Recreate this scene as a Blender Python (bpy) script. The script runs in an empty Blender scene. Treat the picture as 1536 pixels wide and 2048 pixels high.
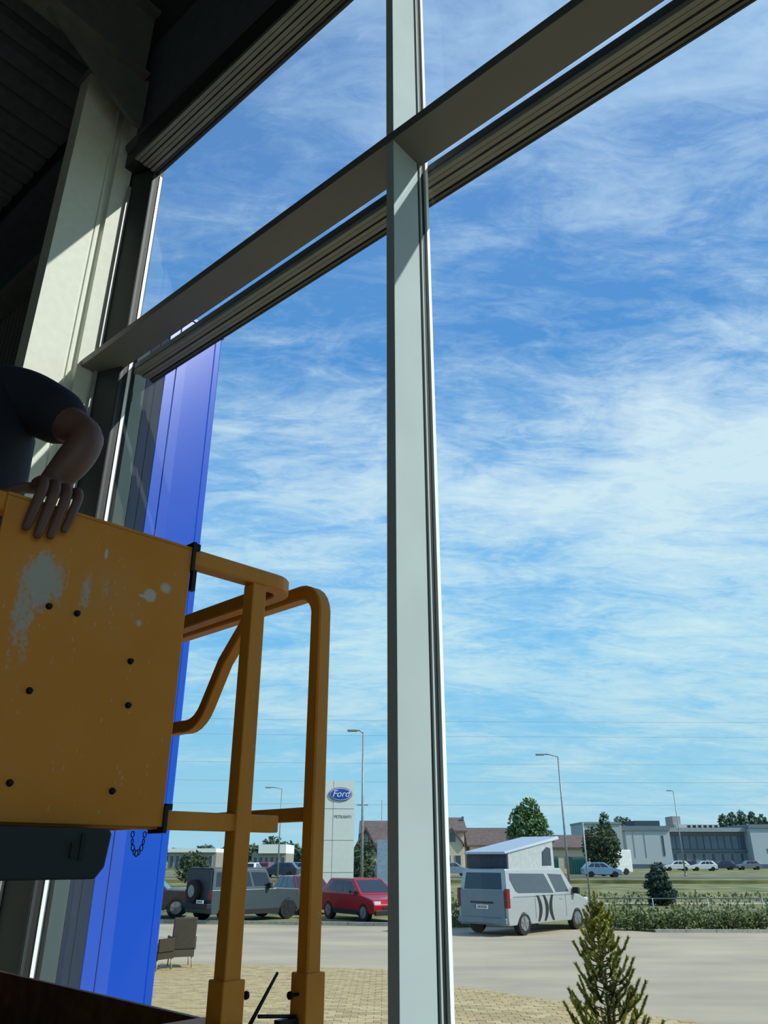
import bpy, bmesh, math, random
from mathutils import Matrix, Vector
from math import sin, cos, pi, radians, sqrt, atan2

random.seed(7)
SC = bpy.context.scene
COL = SC.collection
H = 2.25                                   # eye height above the ground outside
TILT = math.atan(692 / 1537)

# ------------------------------------------------------------------ camera
cam = bpy.data.cameras.new('camera')
cam.sensor_fit = 'VERTICAL'; cam.sensor_height = 36.0; cam.lens = 36.0 * 1537 / 2048
cam.clip_start = 0.05; cam.clip_end = 2000
cam_ob = bpy.data.objects.new('camera', cam); COL.objects.link(cam_ob)
cam_ob.location = (0, 0, H); cam_ob.rotation_euler = (radians(90) + TILT, 0, 0)
SC.camera = cam_ob

# ------------------------------------------------------------------ view
SC.view_settings.view_transform = 'Standard'; SC.view_settings.look = 'None'
SC.view_settings.gamma = 1.0; SC.view_settings.use_curve_mapping = False
SC.view_settings.exposure = 0.0

def lin(c):
    c = c / 255.0
    return c / 12.92 if c <= 0.04045 else ((c + 0.055) / 1.055) ** 2.4
def rgb(r, g, b): return (lin(r), lin(g), lin(b), 1.0)

# ------------------------------------------------------------------ sky
world = bpy.data.worlds.new('sky'); SC.world = world; world.use_nodes = True
nt = world.node_tree; nt.nodes.clear()
def N(tree, kind, **kw):
    n = tree.nodes.new(kind)
    for k, v in kw.items():
        if k in n.inputs: n.inputs[k].default_value = v
        else: setattr(n, k, v)
    return n
def mth(tree, op, a, b=None, c=None, clamp=False):
    n = tree.nodes.new('ShaderNodeMath'); n.operation = op; n.use_clamp = clamp
    for i, x in enumerate((a, b, c)):
        if x is None: continue
        if isinstance(x, (int, float)): n.inputs[i].default_value = x
        else: tree.links.new(x, n.inputs[i])
    return n.outputs[0]
def ramp(tree, fac, stops, interp='LINEAR'):
    n = tree.nodes.new('ShaderNodeValToRGB'); cr = n.color_ramp; cr.interpolation = interp
    while len(cr.elements) > 1: cr.elements.remove(cr.elements[-1])
    cr.elements[0].position = stops[0][0]; cr.elements[0].color = stops[0][1]
    for p, c in stops[1:]:
        e = cr.elements.new(p); e.color = c
    tree.links.new(fac, n.inputs[0]); return n.outputs[0]
tc = N(nt, 'ShaderNodeTexCoord'); sep = N(nt, 'ShaderNodeSeparateXYZ')
nt.links.new(tc.outputs['Generated'], sep.inputs[0])
dx, dy, dz = sep.outputs
blue = ramp(nt, dz, [(0.0, rgb(168, 212, 232)), (0.10, rgb(146, 206, 236)), (0.22, rgb(122, 194, 242)),
                     (0.40, rgb(108, 178, 238)), (0.58, rgb(82, 148, 216)), (0.72, rgb(92, 146, 212)), (0.86, rgb(100, 144, 206)), (1.0, rgb(92, 136, 200))])
zz = mth(nt, 'ADD', mth(nt, 'MAXIMUM', dz, 0.0), 0.22)
px_ = mth(nt, 'DIVIDE', dx, zz); py_ = mth(nt, 'DIVIDE', dy, zz)
cmb = N(nt, 'ShaderNodeCombineXYZ'); nt.links.new(px_, cmb.inputs[0]); nt.links.new(py_, cmb.inputs[1])
def cloud(scale, rot, stretch, detail, rough, off, dist=0.4):
    mp = N(nt, 'ShaderNodeMapping'); mp.inputs['Rotation'].default_value = (0, 0, radians(rot))
    mp.inputs['Scale'].default_value = stretch; mp.inputs['Location'].default_value = off
    nt.links.new(cmb.outputs[0], mp.inputs[0])
    n = N(nt, 'ShaderNodeTexNoise', Scale=scale, Detail=detail, Roughness=rough, Distortion=dist)
    nt.links.new(mp.outputs[0], n.inputs['Vector']); return n.outputs['Fac']
c1 = cloud(1.5, 12, (1.0, 1.5, 1), 5, 0.55, (3.1, 1.7, 0), 0.5)
c2 = cloud(4.2, -14, (1.0, 2.2, 1), 9, 0.66, (0.4, 5.2, 0), 0.8)
c3 = cloud(15.0, 8, (1.0, 2.4, 1), 8, 0.72, (7.4, 2.2, 0), 1.0)
mixc = mth(nt, 'ADD', mth(nt, 'ADD', mth(nt, 'MULTIPLY', c1, 0.48), mth(nt, 'MULTIPLY', c2, 0.36)), mth(nt, 'MULTIPLY', c3, 0.18))
# bands of thin cirrus by height: thick at mid height, thin higher up
band = ramp(nt, dz, [(0.0, (0.05,)*3 + (1,)), (0.08, (0.12,)*3 + (1,)), (0.15, (0.34,)*3 + (1,)), (0.24, (0.42,)*3 + (1,)), (0.38, (0.50,)*3 + (1,)), (0.50, (0.46,)*3 + (1,)),
                     (0.58, (0.24,)*3 + (1,)), (0.67, (0.13,)*3 + (1,)), (0.76, (0.30,)*3 + (1,)), (0.86, (0.46,)*3 + (1,)), (1.0, (0.32,)*3 + (1,))])
side = mth(nt, 'MULTIPLY', dx, 0.62)       # the veil thickens towards the right, where the sun is
den = mth(nt, 'ADD', mth(nt, 'ADD', mth(nt, 'MULTIPLY', mth(nt, 'SUBTRACT', mixc, 0.51), 4.6), band), mth(nt, 'MINIMUM', mth(nt, 'MAXIMUM', side, -.12), .25))
dens = ramp(nt, den, [(-0.0, (0.02,)*3 + (1,)), (0.25, (0.20,)*3 + (1,)), (0.60, (0.62,)*3 + (1,)), (1.0, (0.97,)*3 + (1,))])
cloudcol = ramp(nt, dz, [(0.0, rgb(190, 220, 232)), (0.25, rgb(208, 236, 244)), (0.5, rgb(214, 234, 248)), (0.8, rgb(172, 204, 240)), (1.0, rgb(165, 195, 235))])
mx = N(nt, 'ShaderNodeMixRGB'); nt.links.new(dens, mx.inputs[0]); nt.links.new(blue, mx.inputs[1]); nt.links.new(cloudcol, mx.inputs[2])
bg = N(nt, 'ShaderNodeBackground'); bg.inputs['Strength'].default_value = 1.1
nt.links.new(mx.outputs[0], bg.inputs[0])
out = N(nt, 'ShaderNodeOutputWorld'); nt.links.new(bg.outputs[0], out.inputs[0])

# ------------------------------------------------------------------ sun
SUN_AZ, SUN_EL = 106.3, 39.6
sl = bpy.data.lights.new('sun', 'SUN'); sl.energy = 4.6; sl.angle = radians(0.6); sl.color = (1.0, 0.955, 0.88)
so = bpy.data.objects.new('sun', sl); COL.objects.link(so)
sd = Vector((sin(radians(SUN_AZ)) * cos(radians(SUN_EL)), cos(radians(SUN_AZ)) * cos(radians(SUN_EL)), sin(radians(SUN_EL))))
so.rotation_euler = sd.to_track_quat('Z', 'Y').to_euler(); so.location = (30, -5, 40)

# ------------------------------------------------------------------ materials
MATS = {}
def mat(name, col, rough=0.6, metal=0.0, var=0.12, scale=8.0, bump=0.0, bscale=60.0, spec=0.5, coat=0.0, col2=None, stretch=(1, 1, 1), detail=4.0):
    if name in MATS: return MATS[name]
    m = bpy.data.materials.new(name); m.use_nodes = True; t = m.node_tree
    b = t.nodes['Principled BSDF']
    b.inputs['Roughness'].default_value = rough; b.inputs['Metallic'].default_value = metal
    b.inputs['Specular IOR Level'].default_value = spec; b.inputs['Coat Weight'].default_value = coat
    b.inputs['Coat Roughness'].default_value = 0.05
    c = rgb(*col); d = rgb(*col2) if col2 else tuple(x * (1 - var * 2) for x in c[:3]) + (1,)
    u = tuple(min(1, x * (1 + var)) for x in c[:3]) + (1,)
    tcn = t.nodes.new('ShaderNodeTexCoord'); mp = t.nodes.new('ShaderNodeMapping'); mp.inputs['Scale'].default_value = stretch
    t.links.new(tcn.outputs['Object'], mp.inputs[0])
    n = t.nodes.new('ShaderNodeTexNoise'); n.inputs['Scale'].default_value = scale; n.inputs['Detail'].default_value = detail
    t.links.new(mp.outputs[0], n.inputs['Vector'])
    o = ramp(t, n.outputs['Fac'], [(0.3, d), (0.7, u)]); t.links.new(o, b.inputs['Base Color'])
    if bump:
        n2 = t.nodes.new('ShaderNodeTexNoise'); n2.inputs['Scale'].default_value = bscale; n2.inputs['Detail'].default_value = 5
        t.links.new(mp.outputs[0], n2.inputs['Vector'])
        bp = t.nodes.new('ShaderNodeBump'); bp.inputs['Strength'].default_value = bump; bp.inputs['Distance'].default_value = 0.01
        t.links.new(n2.outputs['Fac'], bp.inputs['Height']); t.links.new(bp.outputs[0], b.inputs['Normal'])
    MATS[name] = m; return m

def glass_mat(name, tint, refl_tint=(1, 1, 1, 1), ior=1.5, streak=0.0):
    if name in MATS: return MATS[name]
    m = bpy.data.materials.new(name); m.use_nodes = True; t = m.node_tree; t.nodes.clear()
    tr = t.nodes.new('ShaderNodeBsdfTransparent'); tr.inputs[0].default_value = tint
    gl = t.nodes.new('ShaderNodeBsdfGlossy'); gl.inputs['Roughness'].default_value = 0.02; gl.inputs[0].default_value = refl_tint
    fr = t.nodes.new('ShaderNodeFresnel'); fr.inputs[0].default_value = ior
    mxs = t.nodes.new('ShaderNodeMixShader'); o = t.nodes.new('ShaderNodeOutputMaterial')
    ge = t.nodes.new('ShaderNodeNewGeometry')        # only the entry face of a pane mirrors
    fac = mth(t, 'MULTIPLY', fr.outputs[0], mth(t, 'SUBTRACT', 1.0, ge.outputs['Backfacing']))
    t.links.new(fac, mxs.inputs[0]); t.links.new(tr.outputs[0], mxs.inputs[1]); t.links.new(gl.outputs[0], mxs.inputs[2])
    t.links.new(mxs.outputs[0], o.inputs[0]); MATS[name] = m; return m

# ------------------------------------------------------------------ mesh building
class MB:
    def __init__(s): s.v = []; s.f = []; s.sm = []
    def add(s, vs, fs, smooth=False):
        k = len(s.v); s.v += [tuple(v) for v in vs]
        for f in fs: s.f.append(tuple(k + i for i in f)); s.sm.append(smooth)
        return s
    def box(s, c, d, M=None):
        x, y, z = d[0] / 2, d[1] / 2, d[2] / 2
        vs = [Vector((i * x, j * y, k * z)) for i in (-1, 1) for j in (-1, 1) for k in (-1, 1)]
        if M is not None: vs = [M @ v for v in vs]
        vs = [v + Vector(c) for v in vs]
        return s.add(vs, [(0, 1, 3, 2), (4, 6, 7, 5), (0, 4, 5, 1), (2, 3, 7, 6), (0, 2, 6, 4), (1, 5, 7, 3)])
    def bb(s, x0, x1, y0, y1, z0, z1): return s.box(((x0+x1)/2, (y0+y1)/2, (z0+z1)/2), (abs(x1-x0), abs(y1-y0), abs(z1-z0)))
    def prism(s, poly, z0, z1, axis='z', inset=None):
        """extrude a 2D outline; axis z: (x,y) outline, axis y: (x,z) outline along y, axis x: (y,z) outline along x"""
        def P(p, t):
            return (p[0], p[1], t) if axis == 'z' else ((p[0], t, p[1]) if axis == 'y' else (t, p[0], p[1]))
        n = len(poly); vs = [P(p, z0) for p in poly] + [P(p, z1) for p in (inset or poly)]
        fs = [tuple(range(n))[::-1], tuple(range(n, 2 * n))] + [(i, (i + 1) % n, n + (i + 1) % n, n + i) for i in range(n)]
        return s.add(vs, fs)
    def tube(s, pts, r, n=8, caps=True, smooth=True, sq=False):
        pts = [Vector(p) for p in pts]; rs = r if isinstance(r, (list, tuple)) else [r] * len(pts)
        t0 = (pts[1] - pts[0]).normalized()
        up = Vector((0, 0, 1)) if abs(t0.z) < 0.9 else Vector((0, 1, 0))
        a = t0.cross(up).normalized(); rings = []
        for i, p in enumerate(pts):
            if i == 0: t = t0
            elif i == len(pts) - 1: t = (pts[i] - pts[i-1]).normalized()
            else:
                t = ((pts[i+1] - p).normalized() + (p - pts[i-1]).normalized())
                t = t.normalized() if t.length > 1e-6 else t0
            a = (a - t * a.dot(t)).normalized(); b = t.cross(a)
            if sq:
                w = rs[i]; k = w * 0.8
                rings.append([p + a * x + b * y for x, y in ((w, k), (k, w), (-k, w), (-w, k), (-w, -k), (-k, -w), (k, -w), (w, -k))])
            else: rings.append([p + (a * cos(2*pi*j/n) + b * sin(2*pi*j/n)) * rs[i] for j in range(n)])
        if sq: n = 8; smooth = False
        vs = [v for g in rings for v in g]; fs = []
        for i in range(len(pts) - 1):
            for j in range(n): fs.append((i*n+j, i*n+(j+1) % n, (i+1)*n+(j+1) % n, (i+1)*n+j))
        s.add(vs, fs, smooth)
        if caps:
            k = len(s.v) - len(vs)
            s.f.append(tuple(range(k + n - 1, k - 1, -1))); s.sm.append(False)
            s.f.append(tuple(range(len(s.v) - n, len(s.v)))); s.sm.append(False)
        return s
    def cyl(s, a, b, r, n=16, r2=None): return s.tube([a, b], [r, r if r2 is None else r2], n)
    def ball(s, c, r, n=10, m=7, sc=(1, 1, 1)):
        vs = []; fs = []
        for i in range(m + 1):
            th = pi * i / m
            for j in range(n):
                ph = 2 * pi * j / n
                vs.append((c[0] + r*sc[0]*sin(th)*cos(ph), c[1] + r*sc[1]*sin(th)*sin(ph), c[2] + r*sc[2]*cos(th)))
        for i in range(m):
            for j in range(n): fs.append((i*n+j, (i+1)*n+j, (i+1)*n+(j+1) % n, i*n+(j+1) % n))
        return s.add(vs, fs, True)

I4 = Matrix.Identity(4)
FRAME = {}; BASE = {}; TOP = {}
def frame(origin, ang): return Matrix.Translation(origin) @ Matrix.Rotation(ang, 4, 'Z')
GL = frame((0, 0, 0), atan2(-0.652, 0.758))          # glass wall: x along it to the right, y outwards
LF = frame((-0.19, 1.95, 0), atan2(-0.696, 0.718))   # lift: x towards the viewer's side, y towards the glass

def thing(name, label, cat, base=(0, 0, 0), fr=I4, rotz=0, group=None):
    o = bpy.data.objects.new(name, None); COL.objects.link(o); o.empty_display_size = 0.2
    o.matrix_world = fr @ Matrix.Translation(base) @ Matrix.Rotation(rotz, 4, 'Z')
    FRAME[o.name] = fr; BASE[o.name] = Vector(base) if rotz == 0 else Vector((0, 0, 0))
    if label: o['label'] = label
    if cat: o['category'] = cat
    if group: o['group'] = group
    return o
def kids(root, local=True):
    """parts of this thing are given in its own coordinates"""
    BASE[root.name] = Vector((0, 0, 0)); return root
def mesh_of(name, mb, m, bevel=0, seg=2, smooth=None):
    me = bpy.data.meshes.new(name); me.from_pydata(mb.v, [], mb.f); me.materials.append(m)
    me.polygons.foreach_set('use_smooth', [bool(x) if smooth is None else smooth for x in mb.sm]); me.update()
    return me
def part(name, mb, m, parent, label=None, bevel=0, kind=None, smooth=None):
    me = mesh_of(name, mb, m, smooth=smooth); b = BASE[parent.name]
    if b.length > 0: me.transform(Matrix.Translation(-b))
    o = bpy.data.objects.new(name, me); COL.objects.link(o); o.parent = parent
    BASE[o.name] = b; FRAME[o.name] = FRAME[parent.name]
    if bevel: bm = o.modifiers.new('bevel', 'BEVEL'); bm.width = bevel; bm.segments = 2; bm.limit_method = 'ANGLE'; bm.angle_limit = radians(40)
    if label: o['label'] = label
    if kind: o['kind'] = kind
    return o
def top(name, mb, m, label=None, cat=None, base=(0, 0, 0), fr=I4, group=None, kind=None, bevel=0, smooth=None):
    me = mesh_of(name, mb, m, smooth=smooth); me.transform(Matrix.Translation(-Vector(base)))
    o = bpy.data.objects.new(name, me); COL.objects.link(o); o.matrix_world = fr @ Matrix.Translation(base)
    BASE[o.name] = Vector(base); FRAME[o.name] = fr
    for k, v in (('label', label), ('category', cat), ('group', group), ('kind', kind)):
        if v: o[k] = v
    if bevel: bm = o.modifiers.new('bevel', 'BEVEL'); bm.width = bevel; bm.segments = 2; bm.limit_method = 'ANGLE'; bm.angle_limit = radians(40)
    return o
def copy_tree(o, parent=None):
    c = o.copy(); COL.objects.link(c)
    if parent: c.parent = parent
    for ch in list(o.children): copy_tree(ch, c)
    BASE[c.name] = BASE.get(o.name, Vector()); FRAME[c.name] = FRAME.get(o.name, I4)
    return c
def again(name, src, parent, loc):
    """an alike piece: shares the mesh of src, shifted by loc"""
    o = bpy.data.objects.new(name, src.data); COL.objects.link(o); o.parent = parent; o.location = loc
    for md in src.modifiers:
        b = o.modifiers.new('bevel', 'BEVEL'); b.width = md.width; b.segments = md.segments; b.limit_method = 'ANGLE'; b.angle_limit = md.angle_limit
    return o
def bearing(px, Y):
    """world x of a thing standing Y metres out, read from the survey of the photograph's horizon row"""
    return (px - 768) * cos(TILT) / 1537 * Y
def height(py, Y):
    """world z of a point Y metres out, from its measured elevation angle"""
    return H + Y * math.tan(TILT + math.atan((1024 - py) / 1537))
# ================================================================== building shell (glass-wall coordinates)
silver = mat('silver_aluminium', (172, 187, 190), 0.7, 0.0, 0.03, 3, spec=0.2)
graph = mat('graphite_aluminium', (40, 45, 48), 0.45, 0.0, 0.05, 3)
trans_m = mat('transom_grey', (104, 106, 104), 0.5, 0.0, 0.05, 2)
blind_m = mat('blind_housing_grey', (120, 122, 116), 0.5, 0.0, 0.08, 4)
dark_m = mat('dark_gasket', (22, 26, 28), 0.6)
bead_m = mat('white_bead', (228, 234, 234), 0.35, var=0.02)
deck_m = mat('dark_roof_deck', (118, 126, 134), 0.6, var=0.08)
wallin_m = mat('dark_wall_panel', (84, 92, 100), 0.7, var=0.06)
steel_dk = mat('dark_painted_steel', (98, 100, 94), 0.55, var=0.08)
col_m = mat('cream_painted_steel', (212, 215, 202), 0.6, var=0.03, scale=14, bump=0.05, bscale=90)
floor_m = mat('polished_grey_floor', (176, 170, 158), 0.35, var=0.08, scale=2)

WL, WR, WB = -15.0, 8.0, -14.0
top('floor', MB().bb(WL, WR, WB, 2.45, -0.12, 0.0), floor_m, kind='structure', fr=GL)
ceil = top('ceiling', MB().bb(WL, WR, WB, 2.5, 9.56, 9.8), mat('roof_deck_shadow_grey', (50, 54, 58), .8), kind='structure', fr=GL)  # darker than the ribs: shade between them is put into the colour
# raised ribs of the roof deck, running at right angles to the glass
rib0 = None
for i in range(34):
    u = -14.2 + i * 0.27
    if rib0 is None:
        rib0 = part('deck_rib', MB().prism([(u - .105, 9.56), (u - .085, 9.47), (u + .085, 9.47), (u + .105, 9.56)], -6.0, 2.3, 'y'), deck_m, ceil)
    else: again('deck_rib', rib0, ceil, (i * 0.27, 0, 0))
top('wall_left', MB().bb(WL - .2, WL, WB, 2.5, 0, 9.8), wallin_m, kind='structure', fr=GL)
top('wall_right', MB().bb(WR, WR + .2, WB, -10.0, 0, 9.8).bb(WR, WR + .2, 2.0, 2.5, 0, 9.8).bb(WR, WR + .2, -10.0, 2.0, 0, .4).bb(WR, WR + .2, -10.0, 2.0, 8.4, 9.8), wallin_m, kind='structure', fr=GL)
win_added = thing('window_added', None, None, (WR + .1, -1.5, .4), GL); win_added['kind'] = 'structure'  # unseen glazing, added to brighten the interior
for i in range(5):
    v = -10.0 + i * 3.0
    part('mullion', MB().bb(WR, WR + .2, v - .03, v + .03, .4, 8.4), mat('graphite_aluminium', (40, 45, 48), 0.45), win_added)
    if i < 4: part('glass_pane', MB().bb(WR + .12, WR + .128, v, v + 3.0, .4, 8.4), glass_mat('window_glass', (0.93, 0.955, 0.95, 1), ior=1.28), win_added)
part('transom', MB().bb(WR, WR + .2, -10.0, 2.0, 4.2, 4.26), mat('graphite_aluminium', (40, 45, 48), 0.45), win_added)
top('wall_back', MB().bb(WL, WR, WB - .2, WB, 0, 9.8), wallin_m, kind='structure', fr=GL)
wf = top('wall_front', MB().bb(WL, -4.96, 2.40, 2.6, 0, 9.8).bb(-4.96, 0.05, 2.40, 2.6, 8.02, 9.8).bb(0.05, WR, 2.25, 2.6, 0, 9.8)
         .bb(-4.96, -4.72, 2.43, 2.5, 0, 8.02), wallin_m, kind='structure', fr=GL)  # solid stretch right of the glass is unseen, added to shade the lift
# lower band of the blind wall left of the column: upright corrugated sheet, each fold a piece
shm = mat('corrugated_sheet_grey', (86, 88, 86), 0.5, var=0.05)
f0 = None
for i in range(44):
    u = -9.6 + i * 0.1
    if f0 is None: f0 = part('sheet_fold', MB().prism([(u, 2.40), (u + .02, 2.36), (u + .055, 2.36), (u + .075, 2.40)], 0.2, 7.46), shm, wf)
    else: again('sheet_fold', f0, wf, (i * 0.1, 0, 0))
part('girt', MB().bb(-9.6, -5.3, 2.20, 2.40, 7.48, 7.54).bb(-9.6, -5.3, 2.2, 2.22, 7.54, 7.62), mat('girt_steel', (110, 112, 108), 0.45), wf)
part('girt', MB().bb(-9.6, -5.3, 2.1, 2.40, 8.35, 8.6), wallin_m, wf)

# roof beams
def rafter(u, label):
    o = top('roof_beam', MB().bb(u - .11, u + .11, -13.9, 2.15, 8.58, 8.61).bb(u - .012, u + .012, -13.9, 2.15, 8.61, 9.42).bb(u - .11, u + .11, -13.9, 2.15, 9.42, 9.46),
            steel_dk, label, 'beam', (u, 2.1, 8.58), GL); return o
rafter(-4.70, 'dark steel I-beam under the roof, meeting the head of the cream column')
eb = thing('eaves_beam', 'dark steel tube and fascia running along the wall above the glazing', 'beam', (-4.9, 2.2, 7.9), GL)
part('tube', MB().tube([(-4.92, 2.26, 8.0), (0.2, 2.26, 8.0)], 0.055, 12), steel_dk, eb)
part('fascia', MB().bb(-4.95, 0.1, 2.30, 2.40, 8.09, 9.45), wallin_m, eb)
part('gusset', MB().prism([(1.2, 8.62), (2.2, 8.62), (2.2, 8.05), (2.1, 8.05)], -4.72, -4.68, 'x'), steel_dk, eb)

# cream steel column with grooved side, just inside the glass
cs = thing('steel_column', 'tall cream painted steel column with a vertical groove, lit by the sun', 'column', (-5.03, 2.05, 0), GL)
prof = [(-5.12, 1.794), (-4.95, 1.794), (-4.95, 2.075), (-4.962, 2.08), (-4.962, 2.096), (-4.95, 2.10), (-4.95, 2.114), (-4.99, 2.118),
        (-4.995, 2.122), (-4.995, 2.168), (-4.95, 2.172), (-4.95, 2.320), (-5.12, 2.320)]
part('shaft', MB().prism(prof, 0.03, 8.56), col_m, cs)
part('base_plate', MB().bb(-5.16, -4.91, 1.76, 2.35, 0, 0.03), steel_dk, cs)
part('cap_plate', MB().bb(-5.16, -4.85, 1.76, 2.35, 8.56, 8.58), steel_dk, cs)

# ------------------------------------------------------------------ glazing
gl = glass_mat('window_glass', (0.93, 0.955, 0.95, 1), ior=1.28)
win = thing('window_1', None, None, (-2.4, 2.45, 0), GL); win['kind'] = 'structure'
def mullion(u0, z0, z1, m, lab=None):
    mb = MB().bb(u0, u0 + .05, 2.206, 2.405, z0, z1)
    o = part('mullion', mb, m, win, lab, bevel=.002)
    part('gasket', MB().bb(u0 + .004, u0 + .046, 2.405, 2.462, z0, z1), dark_m, o)
    part('glazing_bead', MB().bb(u0 + .040, u0 + .056, 2.418, 2.428, z0, z1), silver, o)
    part('edge_bead', MB().bb(u0 + .03, u0 + .060, 2.463, 2.485, z0, z1), bead_m, o)
    return o
ZT0, ZT1, ZH = 5.675, 5.735, 7.70
mullion(-1.882, 0.1, ZH, silver, 'light silver upright between the two glass bays')
o_ = part('mullion', MB().bb(-4.766, -4.716, 2.40, 2.462, 0.1, ZH + .05), dark_m, win, 'dark upright at the left end of the glass')
part('edge_bead', MB().bb(-4.716, -4.706, 2.463, 2.485, .1, ZH), bead_m, o_)
part('cover_panel', MB().prism([(-4.925, 2.325), (-4.712, 2.405), (-4.712, 2.425), (-4.925, 2.345)], .1, ZH + .05), mat('dark_cover_panel', (44, 52, 56), .55, var=.04), win, 'dark splayed cover panel beside the column')
mullion(0.0, 0.1, ZH, silver)
part('reveal_strip', MB().bb(-4.925, -4.915, 2.300, 2.325, 0.1, 7.6), mat('reveal_strip_grey', (150, 152, 150), 0.4), win)
def transom(u0, u1):
    o = part('transom', MB().bb(u0, u1, 2.20, 2.432, ZT0, ZT1), trans_m, win, bevel=.002)
    return o
transom(-4.945, -0.0)
part('sill', MB().bb(-4.76, 0.05, 2.15, 2.50, 0.0, 0.1), graph, win)
part('head_frame', MB().bb(-4.96, 0.05, 2.25, 2.50, ZH + .10, 8.02), graph, win)
for a, b in ((-4.716, -1.882), (-1.832, 0.0)):
    for z0, z1 in ((0.1, ZT0 + .02), (ZT1 - .02, ZH + .05)):
        part('glass_pane', MB().bb(a - .01, b + .01, 2.452, 2.460, z0, z1), gl, win)
# blind cassettes: outside under the transom and inside at the head; their slats are seen from below
slat_m = [blind_m, mat('blind_slat_dark', (62, 66, 66), 0.5, var=0.05)]
def cassette(u0, u1, v0, v1, z0, label, h=0.12, n=5):
    o = thing('blind_cassette', label, 'blind', ((u0 + u1) / 2, (v0 + v1) / 2, z0), GL, group='roller blind cassettes on the glazing')
    part('housing', MB().bb(u0, u1, v0, v1, z0 + .035, z0 + h), graph, o)
    w = (v1 - v0) / n
    for k in range(n):
        last = k >= n - 1
        part('slat', MB().bb(u0 + .004, u1 - .004, v0 + k * w + w * .10, v0 + (k + 1) * w - w * .16, z0 + (0.0 if k % 2 == 0 else .008), z0 + .036), slat_m[1] if last else slat_m[0], o)
    part('end_rail', MB().bb(u0, u1, v1 - .012, v1, z0 - .004, z0 + .05), dark_m, o)
    return o
cassette(-4.70, -2.004, 2.500, 2.675, ZT0 - .02, 'ribbed grey blind cassette outside the glass under the transom, left bay', h=.085)
cassette(-2.0, 0.0, 2.500, 2.675, ZT0 - .02, 'ribbed grey blind cassette outside the glass under the transom, right bay', h=.085)
cassette(-4.716, -1.882, 2.21, 2.44, ZH, 'ribbed grey blind cassette at the head of the upper left pane', h=.28, n=6)
cassette(-1.832, 0.0, 2.21, 2.44, ZH, 'ribbed grey blind cassette at the head of the upper right pane', h=.28, n=6)

# ------------------------------------------------------------------ pier outside: slate return and blue cladding
slate = mat('slate_blue_cladding', (24, 40, 66), 0.6, var=0.08, scale=1.2, spec=.06)
slate2 = mat('grey_green_cladding', (58, 76, 80), 0.6, var=0.08, scale=1.2, spec=.06)
blue_m = mat('glossy_blue_cladding', (0, 70, 188), 0.25, var=0.04, scale=1.5, spec=.4, coat=.35)
slr = thing('wall_return', None, None, (-5.3, 2.7, 0), GL); slr.name = 'wall_outer'; slr['kind'] = 'structure'
BASE['wall_outer'] = Vector((-5.3, 2.7, 0)); FRAME['wall_outer'] = GL
for v0, v1 in ((2.60, 2.70), (2.705, 2.78), (2.785, 2.858)):
    part('cladding_panel', MB().bb(-5.7, -4.85, v0, v1, 0, 6.25), slate2 if v0 < 2.65 else slate, slr)
bp = thing('blue_pier', 'tall glossy blue clad pier standing outside the left end of the glass', 'pillar', (-5.3, 3.1, 0), GL)
part('cladding_panel', MB().bb(-5.72, -4.85, 2.862, 2.955, 0.0, 6.56), blue_m, bp, bevel=.004)
part('cladding_panel', MB().bb(-5.72, -4.85, 2.960, 3.315, 0.0, 6.56), blue_m, bp, bevel=.004)
part('corner_panel', MB().bb(-5.72, -4.86, 3.319, 3.39, 0.0, 6.56), blue_m, bp, bevel=.012)
part('cap', MB().bb(-5.73, -4.84, 2.86, 3.40, 6.56, 6.59), blue_m, bp)

# ================================================================== scissor lift (lift coordinates)
def yellow():
    m = bpy.data.materials.new('worn_yellow_paint'); m.use_nodes = True; t = m.node_tree; b = t.nodes['Principled BSDF']
    tcn = t.nodes.new('ShaderNodeTexCoord')
    mp = t.nodes.new('ShaderNodeMapping'); mp.inputs['Scale'].default_value = (1, 1, .35); t.links.new(tcn.outputs['Object'], mp.inputs[0])
    n1 = N(t, 'ShaderNodeTexNoise', Scale=9.0, Detail=6.0, Roughness=.65); t.links.new(mp.outputs[0], n1.inputs['Vector'])
    base = ramp(t, n1.outputs['Fac'], [(.25, rgb(206, 128, 26)), (.5, rgb(220, 142, 40)), (.8, rgb(214, 152, 64))])
    n2 = N(t, 'ShaderNodeTexNoise', Scale=90.0, Detail=3.0); t.links.new(tcn.outputs['Object'], n2.inputs['Vector'])
    chip = ramp(t, n2.outputs['Fac'], [(.70, (0, 0, 0, 1)), (.72, (1, 1, 1, 1))])
    mx1 = N(t, 'ShaderNodeMixRGB'); t.links.new(chip, mx1.inputs[0]); t.links.new(base, mx1.inputs[1]); mx1.inputs[2].default_value = rgb(176, 172, 160)
    t.links.new(mx1.outputs[0], b.inputs['Base Color']); b.inputs['Roughness'].default_value = .55
    return m
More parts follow.
